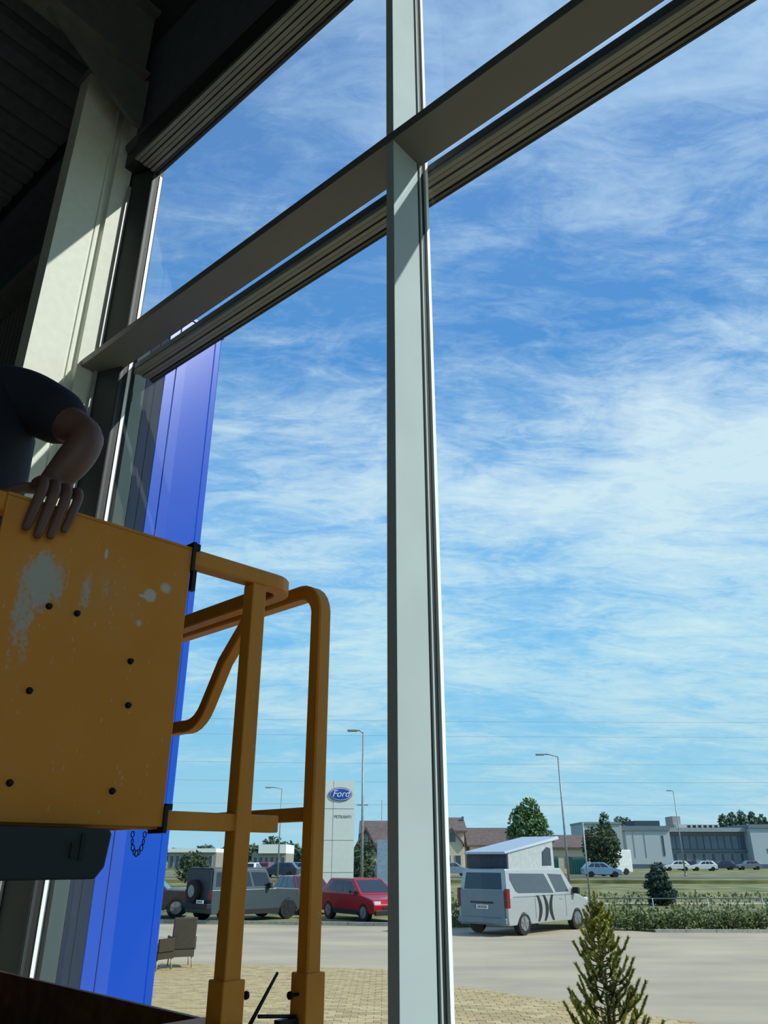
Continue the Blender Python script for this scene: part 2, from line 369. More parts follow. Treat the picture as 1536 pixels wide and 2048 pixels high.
def panel_mat(org):
    """worn yellow plate: grey bare patch, runs and paint specks in the plate's own coordinates"""
    m = bpy.data.materials.new('scraped_yellow_plate'); m.use_nodes = True; t = m.node_tree; b = t.nodes['Principled BSDF']
    tcn = t.nodes.new('ShaderNodeTexCoord'); sp = t.nodes.new('ShaderNodeSeparateXYZ'); t.links.new(tcn.outputs['Object'], sp.inputs[0])
    y = mth(t, 'SUBTRACT', sp.outputs[1], 0.0); z = sp.outputs[2]
    mp = t.nodes.new('ShaderNodeMapping'); mp.inputs['Scale'].default_value = (1, 5, 1.1); t.links.new(tcn.outputs['Object'], mp.inputs[0])
    n1 = N(t, 'ShaderNodeTexNoise', Scale=9.0, Detail=9.0, Roughness=.72); t.links.new(mp.outputs[0], n1.inputs['Vector'])
    nf = N(t, 'ShaderNodeTexNoise', Scale=130.0, Detail=2.0); t.links.new(tcn.outputs['Object'], nf.inputs['Vector'])
    nb = N(t, 'ShaderNodeTexNoise', Scale=3.5, Detail=4.0); t.links.new(tcn.outputs['Object'], nb.inputs['Vector'])
    base = ramp(t, nb.outputs['Fac'], [(.3, rgb(212, 132, 28)), (.55, rgb(220, 140, 40)), (.75, rgb(212, 150, 76))])
    def blob(cy, cz, ry, rz, amp, soft=.9):
        a = mth(t, 'DIVIDE', mth(t, 'SUBTRACT', y, cy), ry); c = mth(t, 'DIVIDE', mth(t, 'SUBTRACT', z, cz), rz)
        r = mth(t, 'SQRT', mth(t, 'ADD', mth(t, 'MULTIPLY', a, a), mth(t, 'MULTIPLY', c, c)))
        return mth(t, 'MULTIPLY', mth(t, 'SUBTRACT', 1.0, mth(t, 'MULTIPLY', r, soft), clamp=True), amp)
    tot = None
    for args in ((-.715, 2.745, .060, .080, 1.15), (-.738, 2.68, .035, .16, .75), (-.625, 2.745, .020, .075, .7), (-.585, 2.76, .016, .06, .55), (-.725, 2.60, .03, .15, .5)):
        q = blob(*args); tot = q if tot is None else mth(t, 'MAXIMUM', tot, q)
    mask = mth(t, 'MULTIPLY', mth(t, 'SUBTRACT', mth(t, 'ADD', tot, mth(t, 'MULTIPLY', mth(t, 'SUBTRACT', mth(t, 'ADD', mth(t, 'MULTIPLY', n1.outputs['Fac'], .6), mth(t, 'MULTIPLY', nf.outputs['Fac'], .4)), .5), 1.9)), .34), 3.2, clamp=True)
    mx1 = N(t, 'ShaderNodeMixRGB'); t.links.new(mth(t, 'MULTIPLY', mask, .85), mx1.inputs[0]); t.links.new(base, mx1.inputs[1]); mx1.inputs[2].default_value = rgb(176, 180, 174)
    # small pale spots of filler and splashes
    d = None
    for args in ((-.483, 2.765, .015, .015, 3), (-.448, 2.79, .014, .013, 1.7), (-.497, 2.76, .012, .004, 3), (-.594, 2.83, .004, .012, 3), (-.50, 2.70, .008, .008, 1.2)):
        q = blob(*args); d = q if d is None else mth(t, 'MAXIMUM', d, q)
    vo = N(t, 'ShaderNodeTexVoronoi', Scale=34.0); t.links.new(mp.outputs[0], vo.inputs['Vector'])
    sp2 = mth(t, 'MULTIPLY', mth(t, 'LESS_THAN', vo.outputs['Distance'], .16), mth(t, 'GREATER_THAN', n1.outputs['Fac'], .54))
    mx2 = N(t, 'ShaderNodeMixRGB'); t.links.new(mth(t, 'MAXIMUM', mth(t, 'MINIMUM', d, 1.0), mth(t, 'MULTIPLY', sp2, .6)), mx2.inputs[0]); t.links.new(mx1.outputs[0], mx2.inputs[1]); mx2.inputs[2].default_value = rgb(205, 196, 184)
    t.links.new(mx2.outputs[0], b.inputs['Base Color']); b.inputs['Roughness'].default_value = .5
    return m
YEL = yellow()
black_m = mat('black_plastic', (18, 20, 22), 0.55); steelb = mat('bolt_steel', (34, 30, 28), 0.5, .5)
box_m = mat('charcoal_box', (34, 42, 48), 0.55, var=0.06)
brown_m = mat('mottled_brown', (122, 82, 50), 0.6, var=0.2, scale=20)  # brown with random tone variation, for deck and toe boards
lf = thing('scissor_lift', 'worn yellow scissor lift platform with tubular guard rails and a scraped side plate', 'lift', (-.35, -.8, 0), LF)
PL = 1.80                                       # platform height
part('platform_deck', MB().bb(-1.95, .03, -1.72, .05, PL - .06, PL), brown_m, lf, bevel=.004)
# toe boards
part('toe_board', MB().bb(-1.95, -.05, -.105, -.093, PL, 1.925), brown_m, lf)
part('toe_board', MB().bb(.01, .02, -1.72, -.235, PL, 1.90), brown_m, lf)
part('toe_board', MB().bb(-1.96, -1.95, -1.72, .05, PL, 1.90), brown_m, lf)
part('toe_bracket', MB().bb(-.10, .045, -.30, -.15, 1.86, 1.947), YEL, lf, bevel=.004)
T = .020
def sq(pts, r=T): return MB().tube(pts, r, sq=True)
def bend(c, a0, a1, r, plane, n=7):
    """points of an arc; plane 'xz','yz','xy' about centre c"""
    o = []
    for i in range(n):
        a = radians(a0 + (a1 - a0) * i / (n - 1)); p = list(c)
        i0, i1 = 'xyz'.index(plane[0]), 'xyz'.index(plane[1])
        p[i0] += r * cos(a); p[i1] += r * sin(a); o.append(tuple(p))
    return o
ZR = 2.886
part('top_rail', sq([(0, -1.70, ZR), (0, -.13, ZR)] + bend((-.05, -.13, ZR), 0, 90, .05, 'xy') + [(-1.93, -.08, ZR)]), YEL, lf)
part('mid_rail', MB().bb(-.014, .014, -1.70, -.085, 2.302, 2.338), YEL, lf, bevel=.003)
for y in (-.186, -.835, -1.70):
    part('post', MB().bb(-.02, .02, y - .02, y + .02, PL, ZR - .02), YEL, lf, bevel=.003)
    part('post_socket', MB().bb(-.027, .027, y - .027, y + .027, PL - .04, 2.025), YEL, lf, bevel=.003)
# end frame: rounded corner post, top rail running back, second tube bent up to meet it
part('corner_post', sq([(0, .032, PL), (0, .032, ZR - .04)] + bend((-.07, .032, ZR - .045), 0, 90, .07, 'xz')[1:] + [(-1.95, .032, ZR + .03)]), YEL, lf)
part('post_socket', MB().bb(-.027, .027, .005, .059, PL - .04, 2.02), YEL, lf, bevel=.003)
part('bent_tube', sq([(-1.95, .030, 2.61), (-.62, .030, 2.612)] + bend((-.58, .030, 2.71), -92, -30, .10, 'xz', 6) + [(-.42, .030, 2.78), (-.30, .030, 2.90)], .018), YEL, lf)
part('end_rail', MB().bb(-1.95, -.02, .020, .045, 2.330, 2.362), YEL, lf, bevel=.003)
part('far_post', MB().bb(-1.97, -1.93, .012, .052, PL, ZR + .02), YEL, lf)
part('far_post', MB().bb(-1.97, -1.93, -1.72, -1.68, PL, ZR), YEL, lf)
part('far_rail', sq([(-1.95, -1.70, ZR), (-1.95, .032, ZR)]), YEL, lf)
part('far_rail', sq([(-1.95, -1.70, 2.32), (-1.95, .032, 2.32)], .015), YEL, lf)
# side plate, bolted over the rails
gp = part('guard_plate', MB().prism([(-.808, 2.306), (-.392, 2.306), (-.392, 2.895), (-.808, 2.895)], .024, .032, 'x'), panel_mat(None), lf, 'scraped yellow steel plate with a grey worn patch', bevel=.002)
me = gp.data; off = BASE[gp.name]; me.transform(Matrix.Translation(off)); gp.location = -off    # its own coordinates equal the lift's
BASE[gp.name] = Vector((0, 0, 0))
part('plate_lip', MB().bb(.006, .030, -.808, -.392, 2.896, 2.902), YEL, lf)
for y, z in ((-.692, 2.694), (-.635, 2.692), (-.508, 2.618), (-.699, 2.531), (-.5, 2.53), (-.703, 2.37), (-.509, 2.367)):
    part('bolt', MB().cyl((.032, y, z), (.040, y, z), .0046, 6).cyl((.032, y, z), (.0335, y, z), .0066, 10), steelb, gp)
part('strap', MB().bb(-.026, .036, -.392, -.384, 2.845, 2.915).bb(-.02, .03, -.382, -.370, 2.90, 2.915).bb(.022, .034, -.386, -.376, 2.80, 2.85), black_m, lf)
part('strap', MB().bb(-.022, .036, -.392, -.384, 2.295, 2.345).bb(-.02, .03, -.386, -.372, 2.338, 2.35), black_m, lf)
# battery / document box slung below the mid rail
bxp = [(-1.25, 2.299), (-.530, 2.299), (-.524, 2.290), (-.530, 2.235), (-.545, 2.216), (-1.25, 2.216)]
cb = part('control_box', MB().prism([(y, z) for y, z in bxp], -.02, .085, 'x'), box_m, lf, 'charcoal plastic box under the side plate', bevel=.004)
part('box_latch', MB().bb(.085, .089, -.60, -.585, 2.25, 2.275).bb(.085, .088, -.583, -.575, 2.245, 2.29), black_m, cb)
# chain hanging from the rail
ch = MB()
for i in range(9):
    a = pi * i / 8; y = -.430 + .013 * cos(a); z = 2.298 - .034 * sin(a) - .006
    pts = [(.012 + (.004 * cos(q) if i % 2 else 0), y + (0 if i % 2 else .0035 * cos(q)), z + .0055 * sin(q)) for q in [2 * pi * k / 8 for k in range(9)]]
    ch.tube(pts, .0012, 4, caps=False)
part('chain', ch, mat('blackened_chain', (60, 66, 72), .4, .8), lf, 'small hanging chain')
# locking pins of the sockets, and a thin rod leaning by the gate
for y0, y1, z in ((-.159, -.135, 1.992), (.005, -.018, 1.980)):
    part('lock_pin', MB().cyl((0, y0, z), (0, y1, z), .0035, 8).cyl((0, y1 - .003, z), (0, y1 + .003, z), .008, 8), steelb, lf)
part('gate_rod', MB().tube([(0, -.128, 1.930), (0, -.055, 2.026)], [.0045, .003], 6).tube([(0, -.10, 1.951), (0, .0, 1.940)], .004, 6).bb(-.01, .01, -.05, .0, 1.90, 1.938), black_m, lf, 'thin black rod between the posts')
# scissor stack and chassis below
for x in (-1.5, -.12):
    for k in range(3):
        z0, z1 = .42 + k * .44, .86 + k * .44
        for a, b in ((-1.6, -.1), (-.1, -1.6)):
            part('scissor_arm', MB().tube([(x + (.03 if a < b else -.03), a, z0), (x + (.03 if a < b else -.03), b, z1)], .032, sq=True), YEL, lf)
part('chassis', MB().bb(-1.64, -.02, -1.70, .0, .16, .40), YEL, lf, bevel=.02)
for x in (-1.58, -.08):
    for y in (-1.45, -.25):
        part('wheel', MB().cyl((x - .05, y, .15), (x + .05, y, .15), .15, 20), black_m, lf, bevel=.01)
# ================================================================== person on the lift (lift coordinates)
skin_m = mat('skin', (106, 74, 62), 0.55, var=0.06, scale=20); shirt_m = mat('navy_cotton', (22, 26, 40), 0.85, var=0.1, scale=30, bump=.2, bscale=20)
jeans_m = mat('dark_trousers', (30, 34, 44), 0.85, var=0.1, scale=30); hair_m = mat('dark_hair', (34, 26, 20), 0.6); shoe_m = mat('black_shoe', (20, 20, 20), 0.5)
def skin_part(name, chains, m, parent, label=None, sub=2):
    """chains: list of (points, radii[, start joint (chain, index)]); joints shared by index join smoothly"""
    vs = []; es = []; rs = []; roots = []; idx = []
    for ch in chains:
        pts, rad = ch[0], ch[1]; ids = []
        for i, (p, r) in enumerate(zip(pts, rad)):
            if i == 0 and len(ch) > 2: ids.append(idx[ch[2][0]][ch[2][1]]); continue
            vs.append(p); rs.append(r if isinstance(r, tuple) else (r, r)); ids.append(len(vs) - 1)
            if i == 0: roots.append(len(vs) - 1)
        for a, b in zip(ids, ids[1:]): es.append((a, b))
        idx.append(ids)
    b = BASE[parent.name]
    me = bpy.data.meshes.new(name); me.from_pydata([tuple(Vector(v) - b) for v in vs], es, []); me.materials.append(m)
    o = bpy.data.objects.new(name, me); COL.objects.link(o); o.parent = parent; BASE[o.name] = b; FRAME[o.name] = FRAME[parent.name]
    bm = bmesh.new(); bm.from_mesh(me); bm.verts.layers.skin.verify(); bm.to_mesh(me); bm.free()
    sv = me.skin_vertices[0].data
    for i, r in enumerate(rs): sv[i].radius = r; sv[i].use_root = i in roots
    s = o.modifiers.new('skin', 'SKIN'); s.use_smooth_shade = True; s.branch_smoothing = .5
    ss = o.modifiers.new('sub', 'SUBSURF'); ss.levels = sub; ss.render_levels = sub
    if label: o['label'] = label
    return o
pr = thing('person', 'person in dark short-sleeved shirt on the lift, hand over the yellow plate', 'person', (-.32, -.97, PL), LF)
P = lambda *a: a
pelvis, belly, chest, neck0 = P(-.34, -.93, 2.70), P(-.28, -.90, 2.88), P(-.235, -.895, 3.10), P(-.225, -.93, 3.28)
lsh, lel, lwr = P(-.215, -.775, 3.235), P(-.012, -.652, 3.105), P(-.045, -.705, 2.975)
rsh, rel, rwr = P(-.25, -1.10, 3.24), P(-.20, -1.24, 3.02), P(-.03, -1.20, 2.93)
legs = [(P(-.36, y, 2.66), P(-.33, y2, 2.26), P(-.37, y2, 1.90), P(-.36, y2, 1.85)) for y, y2 in ((-.88, -.86), (-1.06, -1.08))]
body = skin_part('body', [
    ([pelvis, belly, chest, neck0, P(-.20, -.96, 3.34), P(-.17, -.985, 3.42)], [(.10, .10), (.09, .09), (.10, .10), (.05, .05), (.052, .052), (.06, .06)]),
    ([chest, P(-.235, -.82, 3.23), lsh, P(-.10, -.705, 3.17), lel, P(-.02, -.67, 3.05), lwr, P(-.018, -.712, 2.955)], [0, .06, .056, .050, .043, .043, .031, (.036, .024)], (0, 2)),
    ([chest, P(-.25, -1.0, 3.22), rsh, P(-.22, -1.18, 3.13), rel, P(-.12, -1.24, 2.97), rwr, P(0, -1.195, 2.925)], [0, .06, .056, .050, .042, .04, .029, (.034, .022)], (0, 2)),
    ([pelvis, legs[0][0], legs[0][1], legs[0][2]], [0, .085, .058, .042], (0, 0)),
    ([pelvis, legs[1][0], legs[1][1], legs[1][2]], [0, .085, .058, .042], (0, 0))], skin_m, pr)
rings = [(-.33, -.91, 2.64, .14, .19), (-.30, -.895, 2.78, .145, .195), (-.26, -.885, 2.92, .14, .195), (-.235, -.885, 3.04, .14, .195), (-.225, -.89, 3.14, .135, .19), (-.225, -.90, 3.22, .115, .17), (-.225, -.92, 3.27, .085, .13), (-.225, -.935, 3.31, .062, .07)]
tm = MB(); vs = []; fs = []; nn = 24
for (cx, cy, cz, rx, ry) in rings:
    for j in range(nn):
        a_ = 2 * pi * j / nn; vs.append((cx + rx * cos(a_) * (1 + .03 * sin(3 * a_ + cz * 9)), cy + ry * sin(a_) * (1 + .02 * sin(5 * a_ + cz * 14)), cz + (.012 * sin(a_ * 2) if cz < 2.7 else 0)))
for i in range(len(rings) - 1):
    for j in range(nn): fs.append((i*nn+j, i*nn+(j+1) % nn, (i+1)*nn+(j+1) % nn, (i+1)*nn+j))
tm.add(vs, fs, True); shirt = part('shirt', tm, shirt_m, pr)
skin_part('sleeve', [([P(-.24, -.86, 3.20), P(-.215, -.80, 3.225), P(-.17, -.75, 3.225), P(-.12, -.712, 3.19), P(-.045, -.675, 3.135)], [.085, .092, .082, .074, .066])], shirt_m, shirt)
skin_part('sleeve', [([P(-.25, -1.0, 3.20), P(-.25, -1.07, 3.22), P(-.245, -1.12, 3.21), P(-.225, -1.16, 3.16), P(-.21, -1.205, 3.08)], [.085, .088, .082, .072, .064])], shirt_m, shirt)
skin_part('trousers', [
    ([P(-.36, -.97, 2.78), P(-.36, -.97, 2.68)], [(.15, .13), (.155, .135)]),
    ([P(-.36, -.97, 2.68), legs[0][0], legs[0][1], P(-.365, -.86, 1.93)], [0, .10, .078, .062], (0, 1)),
    ([P(-.36, -.97, 2.68), legs[1][0], legs[1][1], P(-.365, -1.08, 1.93)], [0, .10, .078, .062], (0, 1))], jeans_m, pr)
for y in (-.86, -1.08):
    skin_part('shoe', [([P(-.40, y, 1.845), P(-.33, y, 1.842), P(-.22, y, 1.832), P(-.17, y, 1.830)], [.042, .043, .036, .026])], shoe_m, pr)
# hands: palm with five separate fingers closed over the plate edge
def hand(y0, sg, s=1.0):
    """y0 = outer (little finger) side; fingers step towards -y for the near hand"""
    ch = [([P(-.032, y0 - sg*.030, 2.966), P(-.008, y0 - sg*.036, 2.958)], [(.030, .018), (.038, .016)])]
    for k, (ln, rr) in enumerate(((.80, .0095), (1.0, .0108), (1.06, .0112), (.96, .0110))):
        y = y0 - sg * k * .0245
        ch.append(([P(-.012, y - sg*.004, 2.950), P(.022, y, 2.952), P(.049, y - sg*.007, 2.925), P(.051, y - sg*.016, 2.925 - .050*ln), P(.046, y - sg*.025, 2.925 - .104*ln)],
                   [rr*1.25, rr*1.15, rr*1.08, rr, rr*.85]))
    ch.append(([P(-.035, y0 - sg*.055, 2.958), P(-.028, y0 - sg*.095, 2.944), P(-.022, y0 - sg*.122, 2.922), P(-.010, y0 - sg*.135, 2.912)], [.014, .0125, .0115, .0095]))
    return skin_part('hand', ch, skin_m, pr)
hand(-.672, 1); hand(-1.235, -1)
# head with face and hair
hd = MB(); hc = Vector((-.165, -.985, 3.445)); n, m_ = 24, 18; vs = []; fs = []
for i in range(m_ + 1):
    th = pi * i / m_
    for j in range(n):
        ph = 2 * pi * j / n; x, y, z = sin(th) * cos(ph), sin(th) * sin(ph), cos(th)
        r = Vector((x * .098, y * .078, z * .118))
        if z < 0: r.y *= 1 + z * .28; r.x *= 1 + z * (.10 if x > 0 else .35)
        f = max(0, x)
        r.x += .022 * math.exp(-((y / .16) ** 2) - ((z + .15) / .16) ** 2) * (f > .5)      # nose
        r.x -= .010 * f * (math.exp(-((y - .38) / .2) ** 2) + math.exp(-((y + .38) / .2) ** 2)) * math.exp(-((z - .05) / .14) ** 2)   # sockets
        r.x += .006 * math.exp(-((y / .3) ** 2) - ((z + .52) / .08) ** 2) * (f > .3)
        vs.append(hc + r)
for i in range(m_):
    for j in range(n): fs.append((i*n+j, (i+1)*n+j, (i+1)*n+(j+1) % n, i*n+(j+1) % n))
hd.add(vs, fs, True)
head = part('head', hd, skin_m, pr)
part('ear', MB().ball(hc + Vector((-.005, .078, -.005)), .028, sc=(.7, .3, 1.1)), skin_m, head); part('ear', MB().ball(hc + Vector((-.005, -.078, -.005)), .028, sc=(.7, .3, 1.1)), skin_m, head)
for s_ in (-1, 1):
    ey = part('eye', MB().ball(hc + Vector((.0795, s_ * .031, .008)), .0105, sc=(1, 1.2, .6)), mat('eye_white', (190, 184, 176), .3, var=.01), head)
    part('iris', MB().ball(hc + Vector((.0865, s_ * .031, .008)), .005, sc=(.9, 1, 1)), mat('iris_brown', (46, 30, 20), .2), head)
    part('eyebrow', MB().ball(hc + Vector((.089, s_ * .033, .028)), .018, sc=(.35, 1, .18)), hair_m, head)
part('mouth', MB().ball(hc + Vector((.086, 0, -.062)), .02, sc=(.3, 1.1, .22)), mat('lip', (150, 92, 84), .5), head)
hr = MB(); vs = []; fs = []
for i in range(10):
    th = pi * i / 16
    for j in range(n):
        ph = 2 * pi * j / n; x, y, z = sin(th) * cos(ph), sin(th) * sin(ph), cos(th)
        lim = 1.0 if (x < .25 or z > .45) else .90
        vs.append(hc + Vector((x * .107 * lim, y * .086 * lim, z * .128 * (1 if z > 0 else .7))))
for i in range(9):
    for j in range(n): fs.append((i*n+j, (i+1)*n+j, (i+1)*n+(j+1) % n, i*n+(j+1) % n))
hr.add(vs, fs, True); part('hair', hr, hair_m, head)
# ================================================================== outside ground
asph = mat('weathered_car_park', (182, 168, 142), 0.9, var=0.06, scale=.28, bump=.25, bscale=12, col2=(156, 147, 128), stretch=(1, 2.2, 1), detail=8)
pave_b = mat('sand_paver', (184, 164, 120), 0.9, var=.12, scale=5, bump=.2); joint_m = mat('paver_joint', (128, 120, 98), 1.0)
grass = mat('dry_grass', (138, 134, 84), 1.0, var=.16, scale=.45, col2=(66, 80, 48), detail=12, bump=.6, bscale=5, stretch=(1, .6, 1))
road_m = mat('road_asphalt', (108, 108, 106), .9); curb_m = mat('kerb_concrete', (172, 170, 160), .9)
top('ground', MB().bb(-260, 320, -40, 420, -.30, -.08), grass, kind='structure')
top('car_park', MB().prism([(-30, 8), (30, 2), (30, 28.4), (9, 28.9), (7.6, 30.6), (-40, 36.2), (-40, 8)], -.079, 0.0), asph, kind='structure')
top('grass_verge', MB().prism([(-60, 36.4), (7.6, 31.0), (9.2, 29.2), (40, 28.4), (120, 85), (-120, 85)], -.079, -.01), grass, kind='structure')
kb = top('kerb', MB().bb(-.001, 0, -.001, 0, -.07, -.069), curb_m, kind='structure', base=(0, 0, 0))
def kerb_run(a, b, n):
    a, b = Vector(a), Vector(b); d = (b - a) / n; ang = atan2(d.y, d.x)
    for i in range(n):
        c = a + d * (i + .5); part('kerb_stone', MB().box((c.x, c.y, .02), (d.length - .015, .14, .14), Matrix.Rotation(ang, 3, 'Z')), curb_m, kb)
kerb_run((9.0, 29.0, 0), (24, 28.4, 0), 15); kerb_run((-12, 33.95, 0), (7.4, 30.75, 0), 20)
# sand-coloured block paving by the building: edge line surveyed on the ground
edge = [(-14, 22.5), (-5.4, 20.9), (.14, 19.6), (1.26, 17.3), (3.2, 15.3), (4.6, 13.6), (6.5, 10.5), (9, 5)]
def paver_mat():
    m = mat('paver_field', (150, 138, 106), .9); t = m.node_tree; b = t.nodes['Principled BSDF']
    tcn = t.nodes.new('ShaderNodeTexCoord'); br = t.nodes.new('ShaderNodeTexBrick')
    br.inputs['Scale'].default_value = 1.0; br.inputs['Brick Width'].default_value = .24; br.inputs['Row Height'].default_value = .165; br.inputs['Mortar Size'].default_value = .006
    br.inputs['Color1'].default_value = rgb(190, 170, 122); br.inputs['Color2'].default_value = rgb(174, 156, 114); br.inputs['Mortar'].default_value = rgb(120, 112, 92)
    t.links.new(tcn.outputs['Object'], br.inputs['Vector']); t.links.new(br.outputs['Color'], b.inputs['Base Color'])
    bp = t.nodes.new('ShaderNodeBump'); bp.inputs['Strength'].default_value = .5; bp.inputs['Distance'].default_value = .01; bp.invert = True
    t.links.new(br.outputs['Fac'], bp.inputs['Height']); t.links.new(bp.outputs[0], b.inputs['Normal']); return m
pv = top('paving', MB().prism([(-14, 15.2)] + edge[::1] + [(13, 0), (7.9, -3.4), (-9.7, 11.75)], -.02, .012), paver_mat(), kind='structure')
def inside(x, y):
    for (x0, y0), (x1, y1) in zip(edge, edge[1:]):
        if x0 <= x < x1: return y < y0 + (y1 - y0) * (x - x0) / (x1 - x0) - .1
    return False
R = random.Random(3); bw, bd = .24, .165; cells = []
row = 0; y = 12.6
while y < 21.0:
    x = -7.0 + (row % 2) * bw / 2
    while x < 6.5:
        if inside(x, y) and abs(x) < .50 * y + .5: cells.append((x, y))
        x += bw
    y += bd; row += 1
vis = [c for c in cells if -.235 * c[1] < c[0] and c[1] > 13.3 and c[0] < .45 * c[1] and not (.0 < c[0] / c[1] < .075)]
vis.sort(key=lambda c: c[1] ** 2 + c[0] ** 2); near = set(vis[:295])
b0 = [part('brick', MB().bb(-bw/2 + .006, bw/2 - .006, -bd/2 + .006, bd/2 - .006, .010, .026), mat('sand_paver_%d' % k, c, .9, var=.08, scale=6), pv)
      for k, c in enumerate(((190, 170, 122), (180, 158, 114), (196, 178, 134), (170, 152, 112)))]
used = set(); rest = MB()
for c in cells:
    if c in near:
        k = R.randrange(4); tz = R.uniform(-.003, .003)
        if k not in used: used.add(k); b0[k].location = (c[0], c[1], tz); continue
        o = bpy.data.objects.new('brick', b0[k].data); COL.objects.link(o); o.parent = pv; o.location = (c[0], c[1], tz)
    else: rest.box((c[0], c[1], .017 + R.uniform(-.003, .003)), (bw - .012, bd - .012, .016))
part('brick_field', rest, pave_b, pv, kind='stuff')
# road on the low bank, path along the verge
top('road', MB().prism([(-120, 97), (140, 84), (140, 92), (-120, 105)], -.2, .35), road_m, kind='structure')
top('bank', MB().prism([(-160, 91), (160, 76), (220, 330), (-200, 330)], -.2, .30), grass, kind='structure')
top('path', MB().prism([(8, 46.0), (60, 45.2), (60, 46.6), (8, 47.2)], -.05, .02), curb_m, kind='structure')
# rough grass tufts on the verge
tf = MB(); Rg = random.Random(11)
for i in range(5000):
    Y = Rg.uniform(31.5, 60); X = Rg.uniform(-.34 * Y, .50 * Y)
    if Y < 43 and X < 3: continue
    if Y < 39 and X < 8: continue
    h_ = Rg.uniform(.06, .20); a = Rg.uniform(0, pi); w = .07 * Rg.uniform(.6, 1.6)
    tf.add([(X - w*cos(a), Y - w*sin(a), -.02), (X + w*cos(a), Y + w*sin(a), -.02), (X + Rg.uniform(-.08, .08), Y, h_)], [(0, 1, 2)])
top('grass_tufts', tf, mat('grass_blades', (128, 132, 78), 1.0, var=.3, scale=.6), 'rough dry grass on the verge behind the car park', 'grass', kind='stuff')

ORD = 'first second third fourth fifth sixth seventh eighth ninth tenth eleventh twelfth thirteenth fourteenth'.split()
# ================================================================== plants
def leaf_mat(name, c, c2): return mat(name, c, .8, var=.2, scale=1.5, col2=c2, detail=8)
def crown(mb, blobs, n, size, rnd, flat=.5):
    tot = sum(b[1] ** 2 for b in blobs)
    for (c, r, sc) in blobs:
        for i in range(int(n * r * r / tot)):
            z = rnd.uniform(-1, 1); a = rnd.uniform(0, 2*pi); q = sqrt(1 - z*z); rr = r * rnd.uniform(.62, 1.05)
            p = Vector((c[0] + rr*q*cos(a)*sc[0], c[1] + rr*q*sin(a)*sc[1], c[2] + rr*z*sc[2]))
            M = Matrix.Rotation(rnd.uniform(0, 2*pi), 3, Vector((rnd.uniform(-1, 1), rnd.uniform(-1, 1), rnd.uniform(-1, 1))).normalized())
            s_ = size * rnd.uniform(.5, 1.3)
            mb.add([p + M @ Vector(v) for v in ((-s_, -s_*flat, 0), (s_, -s_*flat, 0), (s_*.6, s_*flat, s_*.2), (-s_*.6, s_*flat, s_*.2))], [(0, 1, 2, 3)])
def tree(name, label, cat, X, Y, blobs, n, size, m, trunk_r, trunk_h, group=None, seed=1, z0=0):
    o = thing(name, label, cat, (X, Y, z0), group=group); kids(o); rnd = random.Random(seed)
    mb = MB(); crown(mb, blobs, n, size, rnd); part('foliage', mb, m, o)
    tb = MB().tube([(0, 0, 0), (.1*trunk_r, 0, trunk_h*.5), (0, 0, trunk_h)], [trunk_r, trunk_r*.8, trunk_r*.5], 8)
    for k in range(4):
        a = k * 1.7; tb.tube([(0, 0, trunk_h * .7), (trunk_h*.22*cos(a), trunk_h*.22*sin(a), trunk_h * 1.05)], [trunk_r*.4, trunk_r*.2], 6)
    part('trunk', tb, mat('bark', (92, 78, 62), .9), o); return o
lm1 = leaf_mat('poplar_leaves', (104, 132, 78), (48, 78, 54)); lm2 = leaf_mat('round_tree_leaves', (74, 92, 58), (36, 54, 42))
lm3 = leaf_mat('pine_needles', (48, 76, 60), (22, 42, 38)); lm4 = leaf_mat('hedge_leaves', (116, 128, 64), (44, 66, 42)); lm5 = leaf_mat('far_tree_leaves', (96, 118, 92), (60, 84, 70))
lm6 = leaf_mat('olive_conifer', (196, 190, 84), (108, 118, 58))
# tall leafy tree between the houses
Y = 90; u1 = 1 / (1537 / cos(TILT) / Y)        # metres per pixel there
tree('leafy_tree', 'tall leafy green tree standing above the brown roofs', 'tree', bearing(1060, Y), Y,
     [((0, 0, 5.2), 2.2, (1, .8, 1)), ((-.9, .3, 4.4), 1.5, (1, 1, 1)), ((1.2, 0, 4.3), 1.5, (1, 1, 1)), ((.3, 0, 7.0), 1.3, (.9, .9, 1)), ((-.6, 0, 6.4), 1.1, (1, 1, 1)), ((.8, .2, 5.9), 1.2, (1, 1, 1.1)), ((-.2, 0, 3.2), 1.9, (1.1, 1, .8))], 5200, .17, lm1, .22, 3.6, seed=2)
Y = 100
tree('round_tree', 'dark round tree in front of the pale grey block', 'tree', bearing(1204, Y), Y, [((0, 0, 4.2), 1.9, (1.1, 1, .9)), ((-.7, 0, 3.2), 1.5, (1, 1, 1)), ((.8, 0, 2.9), 1.5, (1, 1, 1)), ((.1, 0, 1.8), 1.6, (1.1, 1, .9))], 3000, .17, lm2, .2, 2.4, seed=3)
tree('slim_tree', 'slim dark tree rising behind the roof edge beside the pale grey block', 'tree', bearing(1217, 125), 125, [((0, 0, 7.2), .9, (.9, .9, 1.5)), ((0, 0, 5.4), 1.3, (1, 1, 1.1)), ((.4, 0, 4.2), 1.5, (1, 1, 1))], 1500, .2, lm2, .2, 5, seed=4)
Y = 45
tree('young_pine', 'small dark green pine on the grass in front of the road', 'tree', bearing(1312, Y), Y, [((.05, 0, 1.75), .42, (1.0, 1, .7)), ((-.05, 0, 1.35), .62, (1.0, 1, .45)), ((-.1, 0, .95), .78, (.95, 1, .36)), ((.1, 0, .55), .85, (.9, 1, .35)), ((0, 0, .22), .7, (1, 1, .3))], 3400, .07, lm3, .06, 1.5, seed=5)
